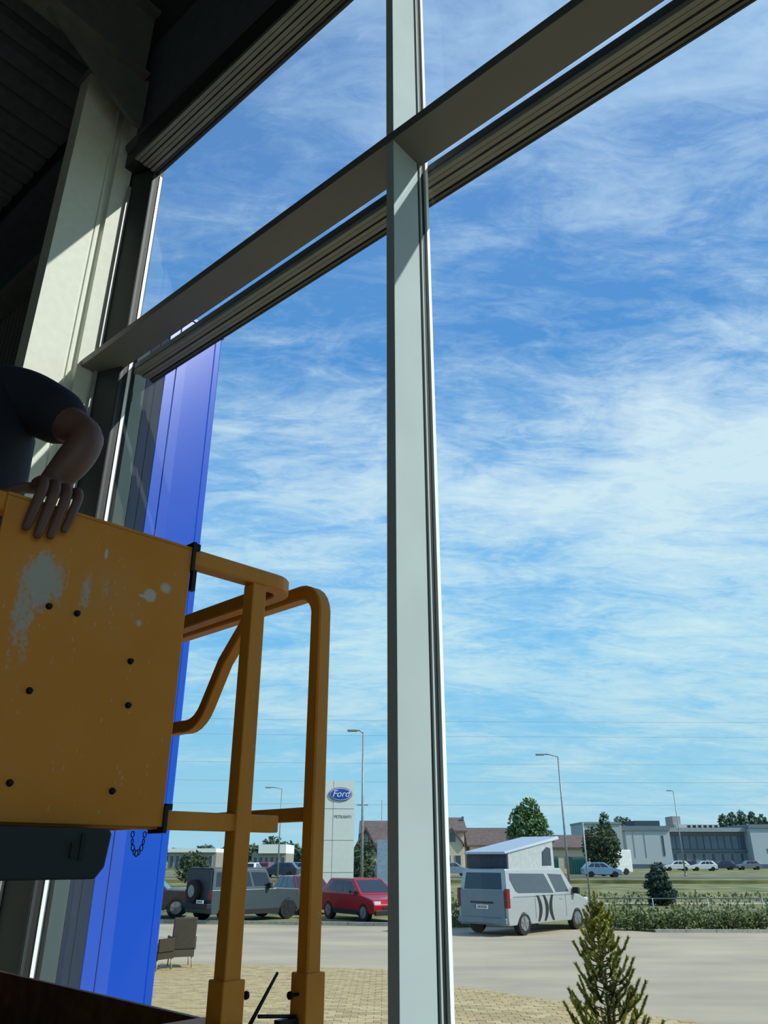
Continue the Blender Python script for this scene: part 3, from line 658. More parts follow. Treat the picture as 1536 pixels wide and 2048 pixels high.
# hedge of low shrubs along the edge of the car park
xs = [8.3 + .95 * i for i in range(14)]
for i, x in enumerate(xs):
    r_ = random.Random(40 + i); k = r_.uniform(.85, 1.15)
    tree('hedge_shrub', ORD[i] + ' low green shrub from the left along the far edge of the car park', 'shrub', x, 29.75 - .045 * (x - 8) + r_.uniform(-.1, .1),
         [((0, 0, .36 * k), .42, (1.25, .9, .9)), ((-.3, .1, .26), .34, (1.2, 1, .8)), ((.32, 0, .28 * k), .34, (1.2, 1, .8))], 900, .045, lm4, .03, .35, group='hedge shrubs along the car park', seed=60 + i)
for (x, y, lab) in ((2.55, 31.2, 'shrub on the grass just left of the camper van'), (7.35, 31.6, 'shrub just right of the camper van nose')):
    tree('shrub', 'low olive green ' + lab, 'shrub', x, y, [((0, 0, .4), .48, (1.1, 1, .9)), ((.3, 0, .25), .4, (1, 1, .8))], 900, .05, lm4, .03, .3, seed=int(y * 10))
# left background
tree('bush', 'broad olive bush in front of the white shop roofs', 'bush', bearing(388, 75), 75, [((0, 0, 1.9), 1.1, (1.2, 1, .8)), ((-.5, 0, 1.2), 1.0, (1.1, 1, .9)), ((.6, 0, 1.2), .9, (1.1, 1, .9))], 1400, .13, lm2, .1, 1.2, seed=8)
for i, (pxx, Yt, hh, w) in enumerate(((352, 170, 3.6, 2.0), (410, 178, 4.2, 2.0), (456, 168, 3.8, 2.0), (505, 176, 4.2, 2.0), (545, 166, 5.4, 2.0), (578, 178, 4.8, 2.0), (612, 168, 3.6, 2.0))):
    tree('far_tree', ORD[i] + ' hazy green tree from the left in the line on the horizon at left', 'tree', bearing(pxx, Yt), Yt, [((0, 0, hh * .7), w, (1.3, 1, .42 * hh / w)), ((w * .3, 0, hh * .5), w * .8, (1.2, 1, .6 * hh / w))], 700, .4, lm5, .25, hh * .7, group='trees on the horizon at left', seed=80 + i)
for i, (pxx, tp) in enumerate(((1458, 1627), (1478, 1624), (1498, 1620), (1518, 1623), (1538, 1628))):
    Yt = 215; zt = height(tp, Yt)
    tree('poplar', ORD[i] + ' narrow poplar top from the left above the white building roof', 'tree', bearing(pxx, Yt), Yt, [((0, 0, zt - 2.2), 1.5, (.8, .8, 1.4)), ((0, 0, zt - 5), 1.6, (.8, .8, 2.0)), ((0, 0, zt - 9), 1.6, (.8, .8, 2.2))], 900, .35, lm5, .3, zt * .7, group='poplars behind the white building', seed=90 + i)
for i, (pxx, tp, Yt) in enumerate(((1247, 1632, 200), (1262, 1634, 205), (730, 1678, 70), (722, 1694, 66))):
    zt = height(tp, Yt); s_ = 1.2 if Yt > 100 else .8
    lab = ['small tree top over the left corner of the white building roof', 'second tree top over the left corner of the white building roof', 'dark green tree in front of the left house', 'small dark tree beside the white sign tower'][i]
    tree('garden_tree', lab, 'tree', bearing(pxx, Yt), Yt, [((0, 0, zt - s_), s_, (1, 1, 1)), ((0, 0, zt - 2.0 * s_), s_ * 1.15, (1, 1, 1.1)), ((0, 0, max(.9, zt - 3.2 * s_)), s_ * 1.1, (1, 1, 1))], 900, .12 * s_ * 1.4, lm2, .12, zt * .6, seed=110 + i)

# young conifer close to the glass
cf = thing('young_conifer', 'young olive green conifer with upswept branches in front of the glass', 'tree', (2.48, 10.0, 0)); kids(cf)
rc = random.Random(21); tr = MB(); br = MB(); fo = MB(); fo2 = MB()
tr.tube([(0, 0, 0), (.01, 0, .6), (-.03, .01, 1.2), (-.03, 0, 1.85)], [.028, .022, .014, .004], 8)
def needles(mb, pts, dens, ln):
    for a, b in zip(pts, pts[1:]):
        a, b = Vector(a), Vector(b); L = (b - a).length; d = (b - a).normalized()
        for i in range(max(2, int(L * dens))):
            p = a.lerp(b, rc.random()); o_ = Vector((rc.uniform(-1, 1), rc.uniform(-1, 1), rc.uniform(-1, 1))); o_ = (o_ - d * o_.dot(d)).normalized()
            q = p + (d * .9 + o_ * .75) * ln * rc.uniform(.6, 1.3); s_ = d.cross(o_) * ln * .27
            mb.add([p - s_, p + s_, q], [(0, 1, 2)])
for k in range(104):
    t = k / 104; z = .12 + 1.62 * t; a = k * 2.399 + rc.uniform(-.3, .3); L = (.47 * (1 - t) ** .8 + .06) * rc.uniform(.65, 1.2)
    c = Vector((-.03 * max(0, t - .3), 0, z)); d = Vector((cos(a), sin(a), 0))
    pts = [c, c + d * L * .45 + Vector((0, 0, L * .12)), c + d * L * .8 + Vector((0, 0, L * .42)), c + d * L + Vector((0, 0, L * .8))]
    br.tube(pts, [.008, .006, .004, .002], 4)
    needles(fo if (a % (2*pi)) < pi*1.1 else fo2, pts[1:] if L > .2 else pts, 650, .036)  # branches on one side take the darker needles, shade put into the colour
    for s_ in range(3):
        b_ = pts[1].lerp(pts[2], rc.random()); e_ = b_ + Vector((rc.uniform(-.1, .1), rc.uniform(-.1, .1), rc.uniform(.06, .14))) * (L + .3)
        needles(fo if rc.random() < .6 else fo2, [b_, e_], 600, .032)
needles(fo, [(-.03, .01, 1.2), (-.03, 0, 1.89)], 500, .04)
part('trunk', tr, mat('bark', (92, 78, 62), .9), cf); part('branches', br, mat('bark', (92, 78, 62), .9), cf, kind='stuff')
part('needles', fo, lm6, cf, kind='stuff'); part('needles', fo2, leaf_mat('olive_conifer_shaded', (150, 158, 82), (74, 92, 54)), cf, 'needles in a darker green that stands for shade', kind='stuff')
# ================================================================== vehicles (own coordinates: x forward, y left)
rubber = mat('tyre_rubber', (26, 27, 29), .85); rim_m = mat('alloy_rim', (150, 154, 158), .35, .6); rimd = mat('dark_rim', (60, 64, 68), .4, .5)
cglass = mat('tinted_car_glass', (30, 40, 54), .08, var=.03, spec=.8); cglass2 = mat('smoky_side_glass', (70, 80, 88), .1, var=.05, spec=.8)
trim_m = mat('black_car_trim', (26, 28, 32), .6); lamp_r = mat('tail_lamp_red', (120, 24, 30), .25); lamp_w = mat('head_lamp_clear', (214, 220, 224), .15); plate_m = mat('number_plate', (226, 230, 232), .4, var=.02)
text_m = mat('plate_ink', (40, 44, 50), .6); blueband = mat('plate_band_blue', (30, 60, 160), .5)
def arc(x, r, n=9): return [(x + r * cos(pi - pi * i / (n - 1)), r * .0 + .34 + r * .92 * sin(pi * i / (n - 1))) for i in range(n)]
def car(name, label, cat, X, Y, rot, paint, L, W, belt, top_z, lower, wheels, wr, gh, side_w, rear_w=None, front_w=None, glassm=cglass, glasss=None, group=None, rims=rim_m, z0=0.0, clad=None, simple=False):
    """lower: upper edge of the lower body, rear to front [(x,z)..]; gh: greenhouse (bottom rear x, bottom front x, top rear x, top front x, roof z, inset)"""
    o = thing(name, label, cat, (X, Y, z0), rotz=rot, group=group); kids(o); glasss = glasss or glassm
    zb = .30
    poly = [(lower[0][0] + .03, zb)] + lower + [(lower[-1][0] - .05, zb)]
    for wx in sorted(wheels, reverse=True):
        a = arc(wx, wr + .05); a = [(x, max(zb, z - .34 + wr * .62)) for x, z in a]; poly += [(wx + wr + .05, zb)] + a[::-1][1:-1] + [(wx - wr - .05, zb)]
    part('body', MB().prism(poly, -W/2, W/2, 'y'), paint, o, bevel=.035)
    b0, b1, t0, t1, zr, ins = gh; zl = belt - .03
    hw, ht = W/2 - .015, W/2 - ins
    vs = [(b0, -hw, zl), (b1, -hw, zl), (b1, hw, zl), (b0, hw, zl), (t0, -ht, zr), (t1, -ht, zr), (t1, ht, zr), (t0, ht, zr)]
    cab = part('cabin', MB().add(vs, [(3, 2, 1, 0), (4, 5, 6, 7), (0, 1, 5, 4), (1, 2, 6, 5), (2, 3, 7, 6), (3, 0, 4, 7)]), paint, o, bevel=.04)
    def sidept(s_, f, g, off=.008):      # f along from rear to front, g up from belt to roof
        xb, xt = b0 + (b1 - b0) * f, t0 + (t1 - t0) * f; x = xb + (xt - xb) * g
        return (x, s_ * (hw + (ht - hw) * g + off), zl + (zr - zl) * g)
    for s_ in (-1, 1):
        for w in side_w:
            q = [sidept(s_, f, g) for f, g in w]; qi = [sidept(s_, f, g, -.02) for f, g in w]; n_ = len(q)
            part('side_window', MB().add(q + qi, [tuple(range(n_)), tuple(range(2*n_-1, n_-1, -1))] + [(i, (i+1) % n_, n_ + (i+1) % n_, n_ + i) for i in range(n_)]), glasss, cab)
    def endpane(nm, xb, xt, sgn, g0, g1, k):
        q = []
        for g, s_ in ((g0, -1), (g0, 1), (g1, 1), (g1, -1)):
            q.append((xb + (xt - xb) * g + sgn * .01, s_ * (hw + (ht - hw) * g) * k, zl + (zr - zl) * g))
        qi = [(x - sgn * .03, y, z) for x, y, z in q]
        part(nm, MB().add(q + qi, [(0, 1, 2, 3), (7, 6, 5, 4), (0, 1, 5, 4), (1, 2, 6, 5), (2, 3, 7, 6), (3, 0, 4, 7)]), glassm, cab)
    if rear_w: endpane('rear_window', b0, t0, -1, *rear_w)
    if front_w: endpane('windscreen', b1, t1, 1, *front_w)
    if clad: part('sill_cladding', MB().bb(min(wheels) + wr + .06, max(wheels) - wr - .06, -W/2 - .01, W/2 + .01, .24, .42), clad, o)
    for wx in wheels:
        for s_ in (-1, 1):
            y = s_ * (W/2 - .11)
            wh = part('wheel', MB().cyl((wx, y - .11, wr), (wx, y + .11, wr), wr, 24), rubber, o, bevel=.02)
            if simple: continue
            rm = MB().cyl((wx, y + s_ * .09, wr), (wx, y + s_ * .116, wr), wr * .62, 20)
            for k in range(5):
                a = 2*pi*k/5 + .3; c = (wx + cos(a) * wr * .32, y + s_ * .118, wr + sin(a) * wr * .32)
                rm.box(c, (wr * .58, .02, wr * .13), Matrix.Rotation(-a, 3, 'Y'))
            part('rim', rm, rims, wh)
    return o
def plate(o, x, z, sgn, y=0.0):
    p = part('number_plate', MB().bb(x, x + sgn * .02, y - .26, y + .26, z - .06, z + .06), plate_m, o)
    part('plate_band', MB().bb(x + sgn * .02, x + sgn * .023, y + (.22 if sgn < 0 else -.26), y + (.26 if sgn < 0 else -.22), z - .06, z + .06), blueband, p)
    mb = MB()
    for k in range(6): mb.bb(x + sgn * .02, x + sgn * .023, y - .19 + k * .062, y - .19 + k * .062 + .035, z - .035, z + .035)
    part('plate_marks', mb, text_m, p)
# ---- silver camper van with raised roof
silv = mat('silver_car_paint', (170, 176, 178), .32, .25, var=.03, coat=.4)
Wv = 1.98; hv = radians(46.5)
rear_wheel = Vector((4.43, 27.9)); fwd = Vector((cos(hv), sin(hv))); rt = Vector((sin(hv), -cos(hv)))
cv = rear_wheel - rt * (Wv/2 - .11) + fwd * 1.62
van = car('camper_van', 'silver camper van with raised wedge roof and black side graphic in the car park', 'van', cv.x, cv.y, hv, silv, 5.0, Wv, 1.12, 1.95,
    [(-2.48, .45), (-2.50, 1.12), (1.55, 1.12), (1.75, 1.10), (2.35, .95), (2.52, .75), (2.53, .42)], (-1.62, 1.62), .345,
    (-2.49, 1.72, -2.36, .98, 1.93, .13),
    [[(.055, .62), (.12, .22), (.16, .15), (.66, .10), (.63, .80), (.055, .84)], [(.70, .12), (.90, .12), (.93, .76), (.70, .80)]], (.28, .86, .80), (.08, .90, .90), glasss=cglass2)
rear_shade_m = mat('van_rear_shaded', (108, 126, 138), .35, .2, var=.03, coat=.3)  # rear of the silver van coloured darker to stand for its shade
part('tailgate', MB().bb(-2.535, -2.50, -.88, .88, .48, 1.30), rear_shade_m, van, 'tailgate with its shade put into the colour', bevel=.02)
part('grip_bar', MB().bb(-2.55, -2.535, -.45, .45, .92, .97), trim_m, van)
plate(van, -2.54, .82, -1, .0)
for s_ in (-1, 1):
    part('tail_lamp', MB().bb(-2.53, -2.36, s_ * .90, s_ * 1.0, .80, 1.35), lamp_r, van, bevel=.01)
    part('door_mirror', MB().bb(1.42, 1.56, s_ * .98, s_ * 1.22, 1.12, 1.32), trim_m, van, bevel=.03)
    part('head_lamp', MB().bb(2.10, 2.44, s_ * .70, s_ * .985, .84, .98), lamp_w, van, bevel=.02)
part('bumper', MB().bb(-2.60, -2.46, -.95, .95, .34, .52), rear_shade_m, van, bevel=.03)
part('door_seams', MB().bb(.92, .935, -.993, -.985, .45, 1.10).bb(-.95, -.935, -.993, -.985, .45, 1.10).bb(-2.2, 1.5, -.993, -.985, 1.095, 1.105).bb(.92, .935, .985, .993, .45, 1.10), trim_m, van)
part('wheel_arch', MB().bb(-2.1, 2.1, -.80, .80, .32, .80), trim_m, van)
for s_ in (-1, 1):
    part('door_handle', MB().bb(.55, .75, s_ * .99, s_ * 1.01, .98, 1.01), silv, van)
    for k, (x0, bow) in enumerate(((-.80, .16), (-.42, .16), (.10, -.14))):      # black curved graphic strokes on the side
        pts_l = []; pts_r = []
        for i in range(9):
            t = -1 + i / 4; z = .74 + .38 * t; x = x0 + bow * (1 - t * t); w = .06 + .035 * (1 - t * t)
            pts_l.append((x - w, z)); pts_r.append((x + w, z))
        part('graphic_stroke', MB().prism(pts_l + pts_r[::-1], s_ * .989, s_ * .996, 'y'), trim_m, van)
roofm = mat('van_roof_silver', (176, 186, 200), .35, .2, var=.03); tent = mat('roof_tent_canvas', (168, 176, 178), .9, var=.06); tentd = mat('roof_tent_rear_dark', (52, 66, 82), .8)
pr_ = part('raised_roof', MB().add([(-2.30, -.86, 2.36), (1.15, -.82, 2.86), (1.15, .82, 2.86), (-2.30, .86, 2.36), (-2.30, -.86, 2.44), (1.15, -.78, 2.97), (1.15, .78, 2.97), (-2.30, .86, 2.44)],
    [(3, 2, 1, 0), (4, 5, 6, 7), (0, 1, 5, 4), (1, 2, 6, 5), (2, 3, 7, 6), (3, 0, 4, 7)]), roofm, van, 'tilted roof shell', bevel=.03)
part('roof_tent', MB().add([(-2.05, -.78, 1.92), (.72, -.78, 1.92), (.72, .78, 1.92), (-2.05, .78, 1.92), (-2.1, -.80, 2.38), (.70, -.78, 2.79), (.70, .78, 2.79), (-2.1, .80, 2.38)],
    [(3, 2, 1, 0), (4, 5, 6, 7), (0, 1, 5, 4), (1, 2, 6, 5), (2, 3, 7, 6), (3, 0, 4, 7)]), tent, van)
part('tent_rear', MB().bb(-2.14, -2.06, -.80, .80, 1.94, 2.38), tentd, van)
for s_ in (-1, 1): part('tent_window', MB().prism([(-.05, 2.02), (.52, 2.02), (.52, 2.56), (.30, 2.60), (.0, 2.44)], s_ * .78, s_ * .80, 'y'), tentd, van)
# ---- grey off-road estate with spare wheel, seen from behind
greyp = mat('grey_green_car_paint', (70, 84, 90), .35, .2, var=.04, coat=.3); softp = mat('dark_hardtop', (44, 50, 58), .5)
hb = radians(44); off = car('offroad_car', 'boxy grey off-road car with a spare wheel on its tail, facing the road', 'car', bearing(494, 34.9), 34.9, hb, greyp, 4.4, 1.93, 1.14, 1.85,
    [(-2.15, .5), (-2.17, 1.14), (.75, 1.14), (.85, 1.16), (2.05, 1.10), (2.12, .95), (2.12, .45)], (-1.38, 1.52), .40, (-2.15, .80, -2.08, .42, 1.86, .14),
    [[(.05, .18), (.34, .18), (.34, .84), (.06, .84)], [(.38, .16), (.64, .16), (.64, .84), (.38, .84)], [(.68, .16), (.96, .16), (.96, .80), (.68, .84)]], (.22, .84, .80), (.1, .9, .88), clad=trim_m, rims=rimd)
part('hard_top', MB().bb(-2.12, .40, -.82, .82, 1.84, 1.90), softp, off, bevel=.03)
part('tail_panel', MB().bb(-2.19, -2.16, -.88, .88, .62, 1.85), softp, off)
sw = part('spare_wheel', MB().cyl((-2.42, .12, 1.08), (-2.18, .12, 1.08), .40, 24), rubber, off, bevel=.03)
part('rim', MB().cyl((-2.44, .12, 1.08), (-2.41, .12, 1.08), .22, 18), rim_m, sw)
part('bumper', MB().bb(-2.34, -2.14, -.95, .95, .48, .66), trim_m, off, bevel=.02)
for s_ in (-1, 1):
    part('tail_lamp', MB().bb(-2.20, -2.14, s_ * .78, s_ * .92, .80, 1.12), lamp_r, off)
    part('door_mirror', MB().bb(.42, .54, s_ * .96, s_ * 1.16, 1.14, 1.34), trim_m, off, bevel=.02)
plate(off, -2.345, .72, -1, -.45)
# ---- red car, nearest of the row
redp = mat('red_car_paint', (165, 16, 34), .28, .1, var=.03, coat=.5); dredp = mat('dark_red_paint', (112, 30, 46), .3, .1, coat=.3)
hr_ = radians(-50)
def hatch(label, X, Y, rot, paint, z0=0, group=None, simple=False, g=cglass):
    return car('car', label, 'car', X, Y, rot, paint, 4.2, 1.78, .98, 1.5, [(-2.05, .45), (-2.08, .92), (-1.9, .99), (.9, .98), (1.9, .80), (2.08, .62), (2.08, .38)], (-1.28, 1.30), .335,
        (-1.98, 1.08, -1.45, .25, 1.50, .20), [[(.12, .18), (.34, .14), (.38, .86), (.22, .86)], [(.37, .12), (.60, .12), (.62, .86), (.41, .86)], [(.63, .12), (.90, .14), (.88, .80), (.65, .86)]],
        (.20, .84, .78), (.10, .90, .86), z0=z0, group=group, simple=simple, glassm=g, clad=None if simple else trim_m)
rc_ = hatch('bright red hatchback with its bonnet towards the building, right end of the row', bearing(728, 34.8), 34.8, radians(-55), redp)
part('bumper', MB().bb(2.02, 2.14, -.86, .86, .26, .44), trim_m, rc_, bevel=.02)
part('grille', MB().bb(2.06, 2.10, -.5, .5, .44, .56), trim_m, rc_)
plate(rc_, 2.11, .50, 1)
for s_ in (-1, 1):
    part('head_lamp', MB().bb(1.86, 2.06, s_ * .58, s_ * .88, .62, .74), lamp_w, rc_, bevel=.01)
    part('door_mirror', MB().bb(.55, .70, s_ * .88, s_ * 1.06, .98, 1.10), trim_m, rc_, bevel=.01)
rc2 = hatch('dark red car partly behind the yellow corner post, between grey and bright red cars', bearing(612, 39.5), 39.5, radians(-62), dredp)
for s_ in (-1, 1): part('head_lamp', MB().bb(1.90, 2.07, s_ * .58, s_ * .88, .58, .70), lamp_w, rc2, bevel=.01)
part('bumper', MB().bb(2.02, 2.14, -.86, .86, .26, .44), trim_m, rc2, bevel=.02)
pick = car('dark_car', 'dark car half hidden behind the blue pier, left end of the row', 'car', bearing(300, 36.2), 36.2, radians(8), mat('dark_brown_car_paint', (58, 54, 50), .4), 4.3, 1.85, 1.05, 1.6,
    [(-2.1, .5), (-2.1, 1.05), (.9, 1.05), (1.95, 1.0), (2.1, .8), (2.1, .4)], (-1.3, 1.38), .38, (-2.0, 1.0, -1.7, .4, 1.55, .16), [[(.06, .2), (.45, .2), (.45, .85), (.1, .85)], [(.5, .2), (.92, .2), (.88, .85), (.5, .85)]], (.2, .85, .8), (.1, .9, .86))
# ---- traffic and parked cars far away
lb = mat('pale_blue_car_paint', (120, 158, 186), .3, .2, coat=.4); wh = mat('white_car_paint', (226, 230, 230), .35, coat=.3); dk = mat('dark_blue_car_paint', (44, 54, 74), .35, coat=.3)
hatch('pale blue car driving on the road behind the grass', bearing(1200, 93), 93, radians(-4), lb, z0=.31, simple=True)
far_cars = [(1350, 140, wh, 'small white car parked before the glass front of the white building', .31), (1372, 150, dk, 'dark car parked second before the glass front of the white building', .31), (1404, 140, wh, 'second white car parked before the glass front of the white building', .31),
            (1442, 152, dk, 'dark car parked below the middle ground-floor windows of the white building', .31), (1494, 152, mat('grey_car_paint', (120, 126, 132), .35), 'grey car parked below the right ground-floor windows of the white building', .31),
            (505, 92, wh, 'white car parked far off above the bonnet of the grey off-road car', .3), (535, 100, mat('maroon_car_paint', (130, 70, 74), .4), 'faded red car parked far off behind the grey off-road car', .3), (560, 92, dk, 'dark car parked far off left of the corner post', .3), (594, 100, lb, 'blue car far off just left of the corner post', .3),
            (738, 76, dk, 'dark car far off beside the lamp post left of the silver upright', .3), (905, 100, mat('steel_blue_paint', (110, 128, 150), .4), 'bluish car parked before the cream gable house', .3)]
for (p_, y_, m_, l_, z_) in far_cars: hatch(l_, bearing(p_, y_), y_, radians({905: 10, 738: 80, 505: 85, 535: 80, 562: 95, 592: 170}.get(p_, 5 if p_ % 2 else 175)), m_, z0=z_, simple=True)
wt = car('delivery_truck', 'small white truck parked left of the white building', 'truck', bearing(1219, 108), 108, radians(200), wh, 5.2, 2.1, 1.0, 2.2, [(-2.6, .5), (-2.6, 1.0), (1.6, 1.0), (2.4, .95), (2.5, .45)], (-1.6, 1.6), .4,
    (1.0, 2.0, 1.1, 1.7, 2.1, .15), [[(.1, .2), (.9, .2), (.85, .85), (.1, .85)]], None, (.1, .9, .9), z0=.31, simple=True)
part('cargo_box', MB().bb(-2.6, .9, -1.05, 1.05, .9, 2.9), wh, wt, bevel=.03)
teal = mat('teal_container', (26, 104, 98), .5, var=.1, scale=2)
for i, (a, b, l_) in enumerate(((1082, 1113, 'teal container right behind the camper roof'), (1140, 1172, 'second teal container, right of the slanting lamp post'))):
    Yc = 112; x0, x1 = bearing(a, Yc), bearing(b, Yc)
    o = thing('container', l_, 'container', ((x0 + x1) / 2, Yc, .3), rotz=0); kids(o); w = (x1 - x0) / 2
    part('shell', MB().bb(-w, w, -1.2, 1.2, .0, 1.9), teal, o, bevel=.03)
    for k in range(8): part('door_rib', MB().bb(-w + .1 + k * w * .25, -w + .18 + k * w * .25, -1.24, -1.2, .1, 1.8), teal, o)
    part('cover', MB().bb(-w, w, -1.2, 1.2, 1.9, 2.1), mat('grey_cover', (90, 104, 108), .7), o)

# ================================================================== wicker chairs on the paving
wick = mat('grey_brown_wicker', (82, 78, 70), .9, var=.25, scale=60, bump=.6, bscale=80, stretch=(1, 1, 2)); legm = mat('pale_metal_leg', (168, 160, 144), .5)
def wchair(label, X, Y, rot, tall, m):
    o = thing('wicker_chair', label, 'chair', (X, Y, .02), rotz=rot); kids(o)
    part('seat', MB().bb(-.24, .24, -.25, .25, .36, .43), m, o, bevel=.02)
    M = Matrix.Rotation(radians(-14), 3, 'Y')
    part('backrest', MB().box((-.30, 0, .36 + tall / 2), (.05, .52, tall), M), m, o, bevel=.02)
    part('apron', MB().bb(-.25, .25, -.26, .26, .22, .36), m, o)
    for s_ in (-1, 1): part('armrest', MB().bb(-.26, .22, s_ * .24, s_ * .29, .36, .62), m, o, bevel=.015)
    for x in (-.21, .21):
        for y in (-.22, .22): part('leg', MB().tube([(x, y, .23), (x * 1.08, y * 1.05, 0)], [.016, .014], 8), legm, o)
wchair('tall-backed grey wicker chair on the paving, seen from behind', bearing(379, 19.9), 19.9, radians(112), .66, wick)
wchair('dark brown wicker chair beside the tall-backed one, half behind the blue pier', bearing(335, 19.4), 19.4, radians(60), .42, mat('dark_brown_wicker', (62, 54, 42), .9, var=.25, scale=60, bump=.6, bscale=80))

# ================================================================== sign tower with oval emblem
Yp = 42.5; xp = bearing(675, Yp)
pyl = thing('sign_tower', 'tall white sign tower with a blue oval emblem and grey lettering', 'sign', (xp, Yp, 0), rotz=radians(10)); kids(pyl)
white_m = mat('white_sign_sheet', (206, 216, 210), .4, var=.02)
zt = height(1562, Yp); zs = [0, .95, height(1745, Yp), height(1680, Yp), height(1617, Yp), zt]
zs = [0.0, height(1745, Yp), height(1681, Yp), height(1618, Yp), zt]
for a, b in zip(zs, zs[1:]): part('sign_panel', MB().bb(-.30, .80, -.20, .20, a + .012, b - .012), white_m, pyl); part('side_panel', MB().bb(-.80, -.315, -.19, .20, a + .012, b - .012), white_m, pyl)
part('core', MB().bb(-.79, .79, -.15, .15, 0, zt - .05), mat('sign_core_grey', (150, 156, 152), .6), pyl)
zo = height(1589, Yp)
def oval(rx, rz, y0, y1): return MB().prism([(.06 + rx * cos(2*pi*i/40), zo + rz * sin(2*pi*i/40)) for i in range(40)], y0, y1, 'y')
em = part('emblem', oval(.60, .33, -.25, -.20), mat('emblem_navy', (20, 50, 120), .3), pyl, 'blue oval emblem')
part('emblem_ring', oval(.565, .295, -.258, -.25), mat('emblem_white', (225, 232, 240), .35), em)
part('emblem_field', oval(.535, .265, -.266, -.258), mat('emblem_blue', (24, 70, 165), .25), em)
def text(body, size, loc, rotz, m, parent, name='lettering', ext=.006, shear=0.0):
    cu = bpy.data.curves.new(name, 'FONT'); cu.body = body; cu.size = size; cu.extrude = ext; cu.align_x = 'CENTER'; cu.align_y = 'CENTER'; cu.shear = shear; cu.materials.append(m)
    t = bpy.data.objects.new(name, cu); COL.objects.link(t)
    dg = bpy.context.evaluated_depsgraph_get(); dg.update(); me = bpy.data.meshes.new_from_object(t.evaluated_get(dg)); me.name = name
    me.transform(Matrix.Translation(loc) @ Matrix.Rotation(radians(90), 4, 'X')); bpy.data.objects.remove(t)
    o = bpy.data.objects.new(name, me); COL.objects.link(o); o.parent = parent; return o
text('Ford', .46, (.06, -.272, zo + .01), 0, mat('emblem_white', (225, 232, 240), .35), em, shear=.3)
T2 = text('PETRÁNYI', .20, (.20, -.206, height(1634, Yp)), 0, mat('sign_grey_text', (110, 116, 118), .5), pyl)

# ================================================================== lamp posts, fences, wires
galv = mat('galvanised_steel', (150, 158, 160), .5, .2)
def lamp(label, pxx, Y, zt, arm, r=.075, z0=0, band=None, thin=False):
    o = thing('street_lamp', label, 'lamp post', (bearing(pxx, Y), Y, z0)); kids(o)
    part('pole', MB().tube([(0, 0, 0), (0, 0, zt - z0)], [r, r * .6], 10), galv, o)
    if arm:
        part('arm', MB().tube([(0, 0, zt - z0 - .05), (-arm * .6, 0, zt - z0 + .10), (-arm, 0, zt - z0 + .12)], [r * .5] * 3, 8), galv, o)
        part('lamp_head', MB().box((-arm - .28, 0, zt - z0 + .10), (.62, .28, .12)), galv, o, bevel=.04)
    if band: part('cross_arm', MB().bb(-.32, .32, -.04, .04, band - .03, band + .03), galv, o)
    part('foot', MB().cyl((0, 0, 0), (0, 0, .25), r * 1.6, 10), galv, o)
    return o
lamp('tall lamp post left of the silver upright, with a small cross arm halfway', 724, 46.6, 9.0, .35, .085, band=height(1610, 46.6))
lamp('thin far lamp post seen through the yellow guard rails', 557, 87, height(1577, 87), 1.2, .09)
lamp('slanting-looking lamp post beside the leafy tree', 1134, 57.5, height(1512, 57.5), 1.0, .09)
lamp('short lamp post standing over the roof of the white building', 1366, 100, height(1583, 100), .2, .09, z0=.3)
lamp('faint lamp post just left of the silver upright, behind the house', 764, 95, height(1600, 95), 0, .08)
mp_ = top('fence_pole', MB().tube([(0, 0, 0), (0, 0, height(1645, 45))], .045, 8), galv, 'thin grey metal pole between the lamp post and the pale blue car', 'pole'); mp_.location = (bearing(1172, 45), 45, 0)
fn = thing('wire_fence', 'low wire fence behind the shrub row on the grass', 'fence', (16, 31.4, 0)); kids(fn)
wr_ = MB()
for i in range(13):
    x = -8.2 + i * 2.0; part('fence_post', MB().tube([(x, 0, 0), (x, 0, .92)], .022, 6), galv, fn)
for z in (.2, .5, .9): wr_.tube([(-8.2, 0, z), (15.8, 0, z)], .012 if z < .9 else .02, 4)
part('fence_wires', wr_, galv, fn)
gf = thing('metal_frame', 'small square grey metal frame on the grass right of the small pine', 'frame', (bearing(1360, 45), 45, 0)); kids(gf)
part('hoop', MB().tube([(-.55, 0, 0), (-.55, 0, .75), (.55, 0, .75), (.55, 0, 0)], .03, 6), galv, gf)
wm = mat('overhead_wire', (120, 140, 160), .7)
for i, (z, ya) in enumerate(((21.5, 120), (19.0, 118), (15.5, 122), (12.6, 119), (9.6, 121))):
    mb = MB(); pts = [(x, ya + x * .04, z + 1.6 * ((x - 20) / 140) ** 2 - .2) for x in range(-120, 141, 20)]; mb.tube(pts, .014, 4)
    o = top('overhead_wire', mb, wm, ['topmost', 'second highest', 'middle', 'second lowest', 'lowest'][i] + ' of the thin overhead wires crossing the sky above the rooftops', 'wire', (0, ya, z), group='overhead wires')

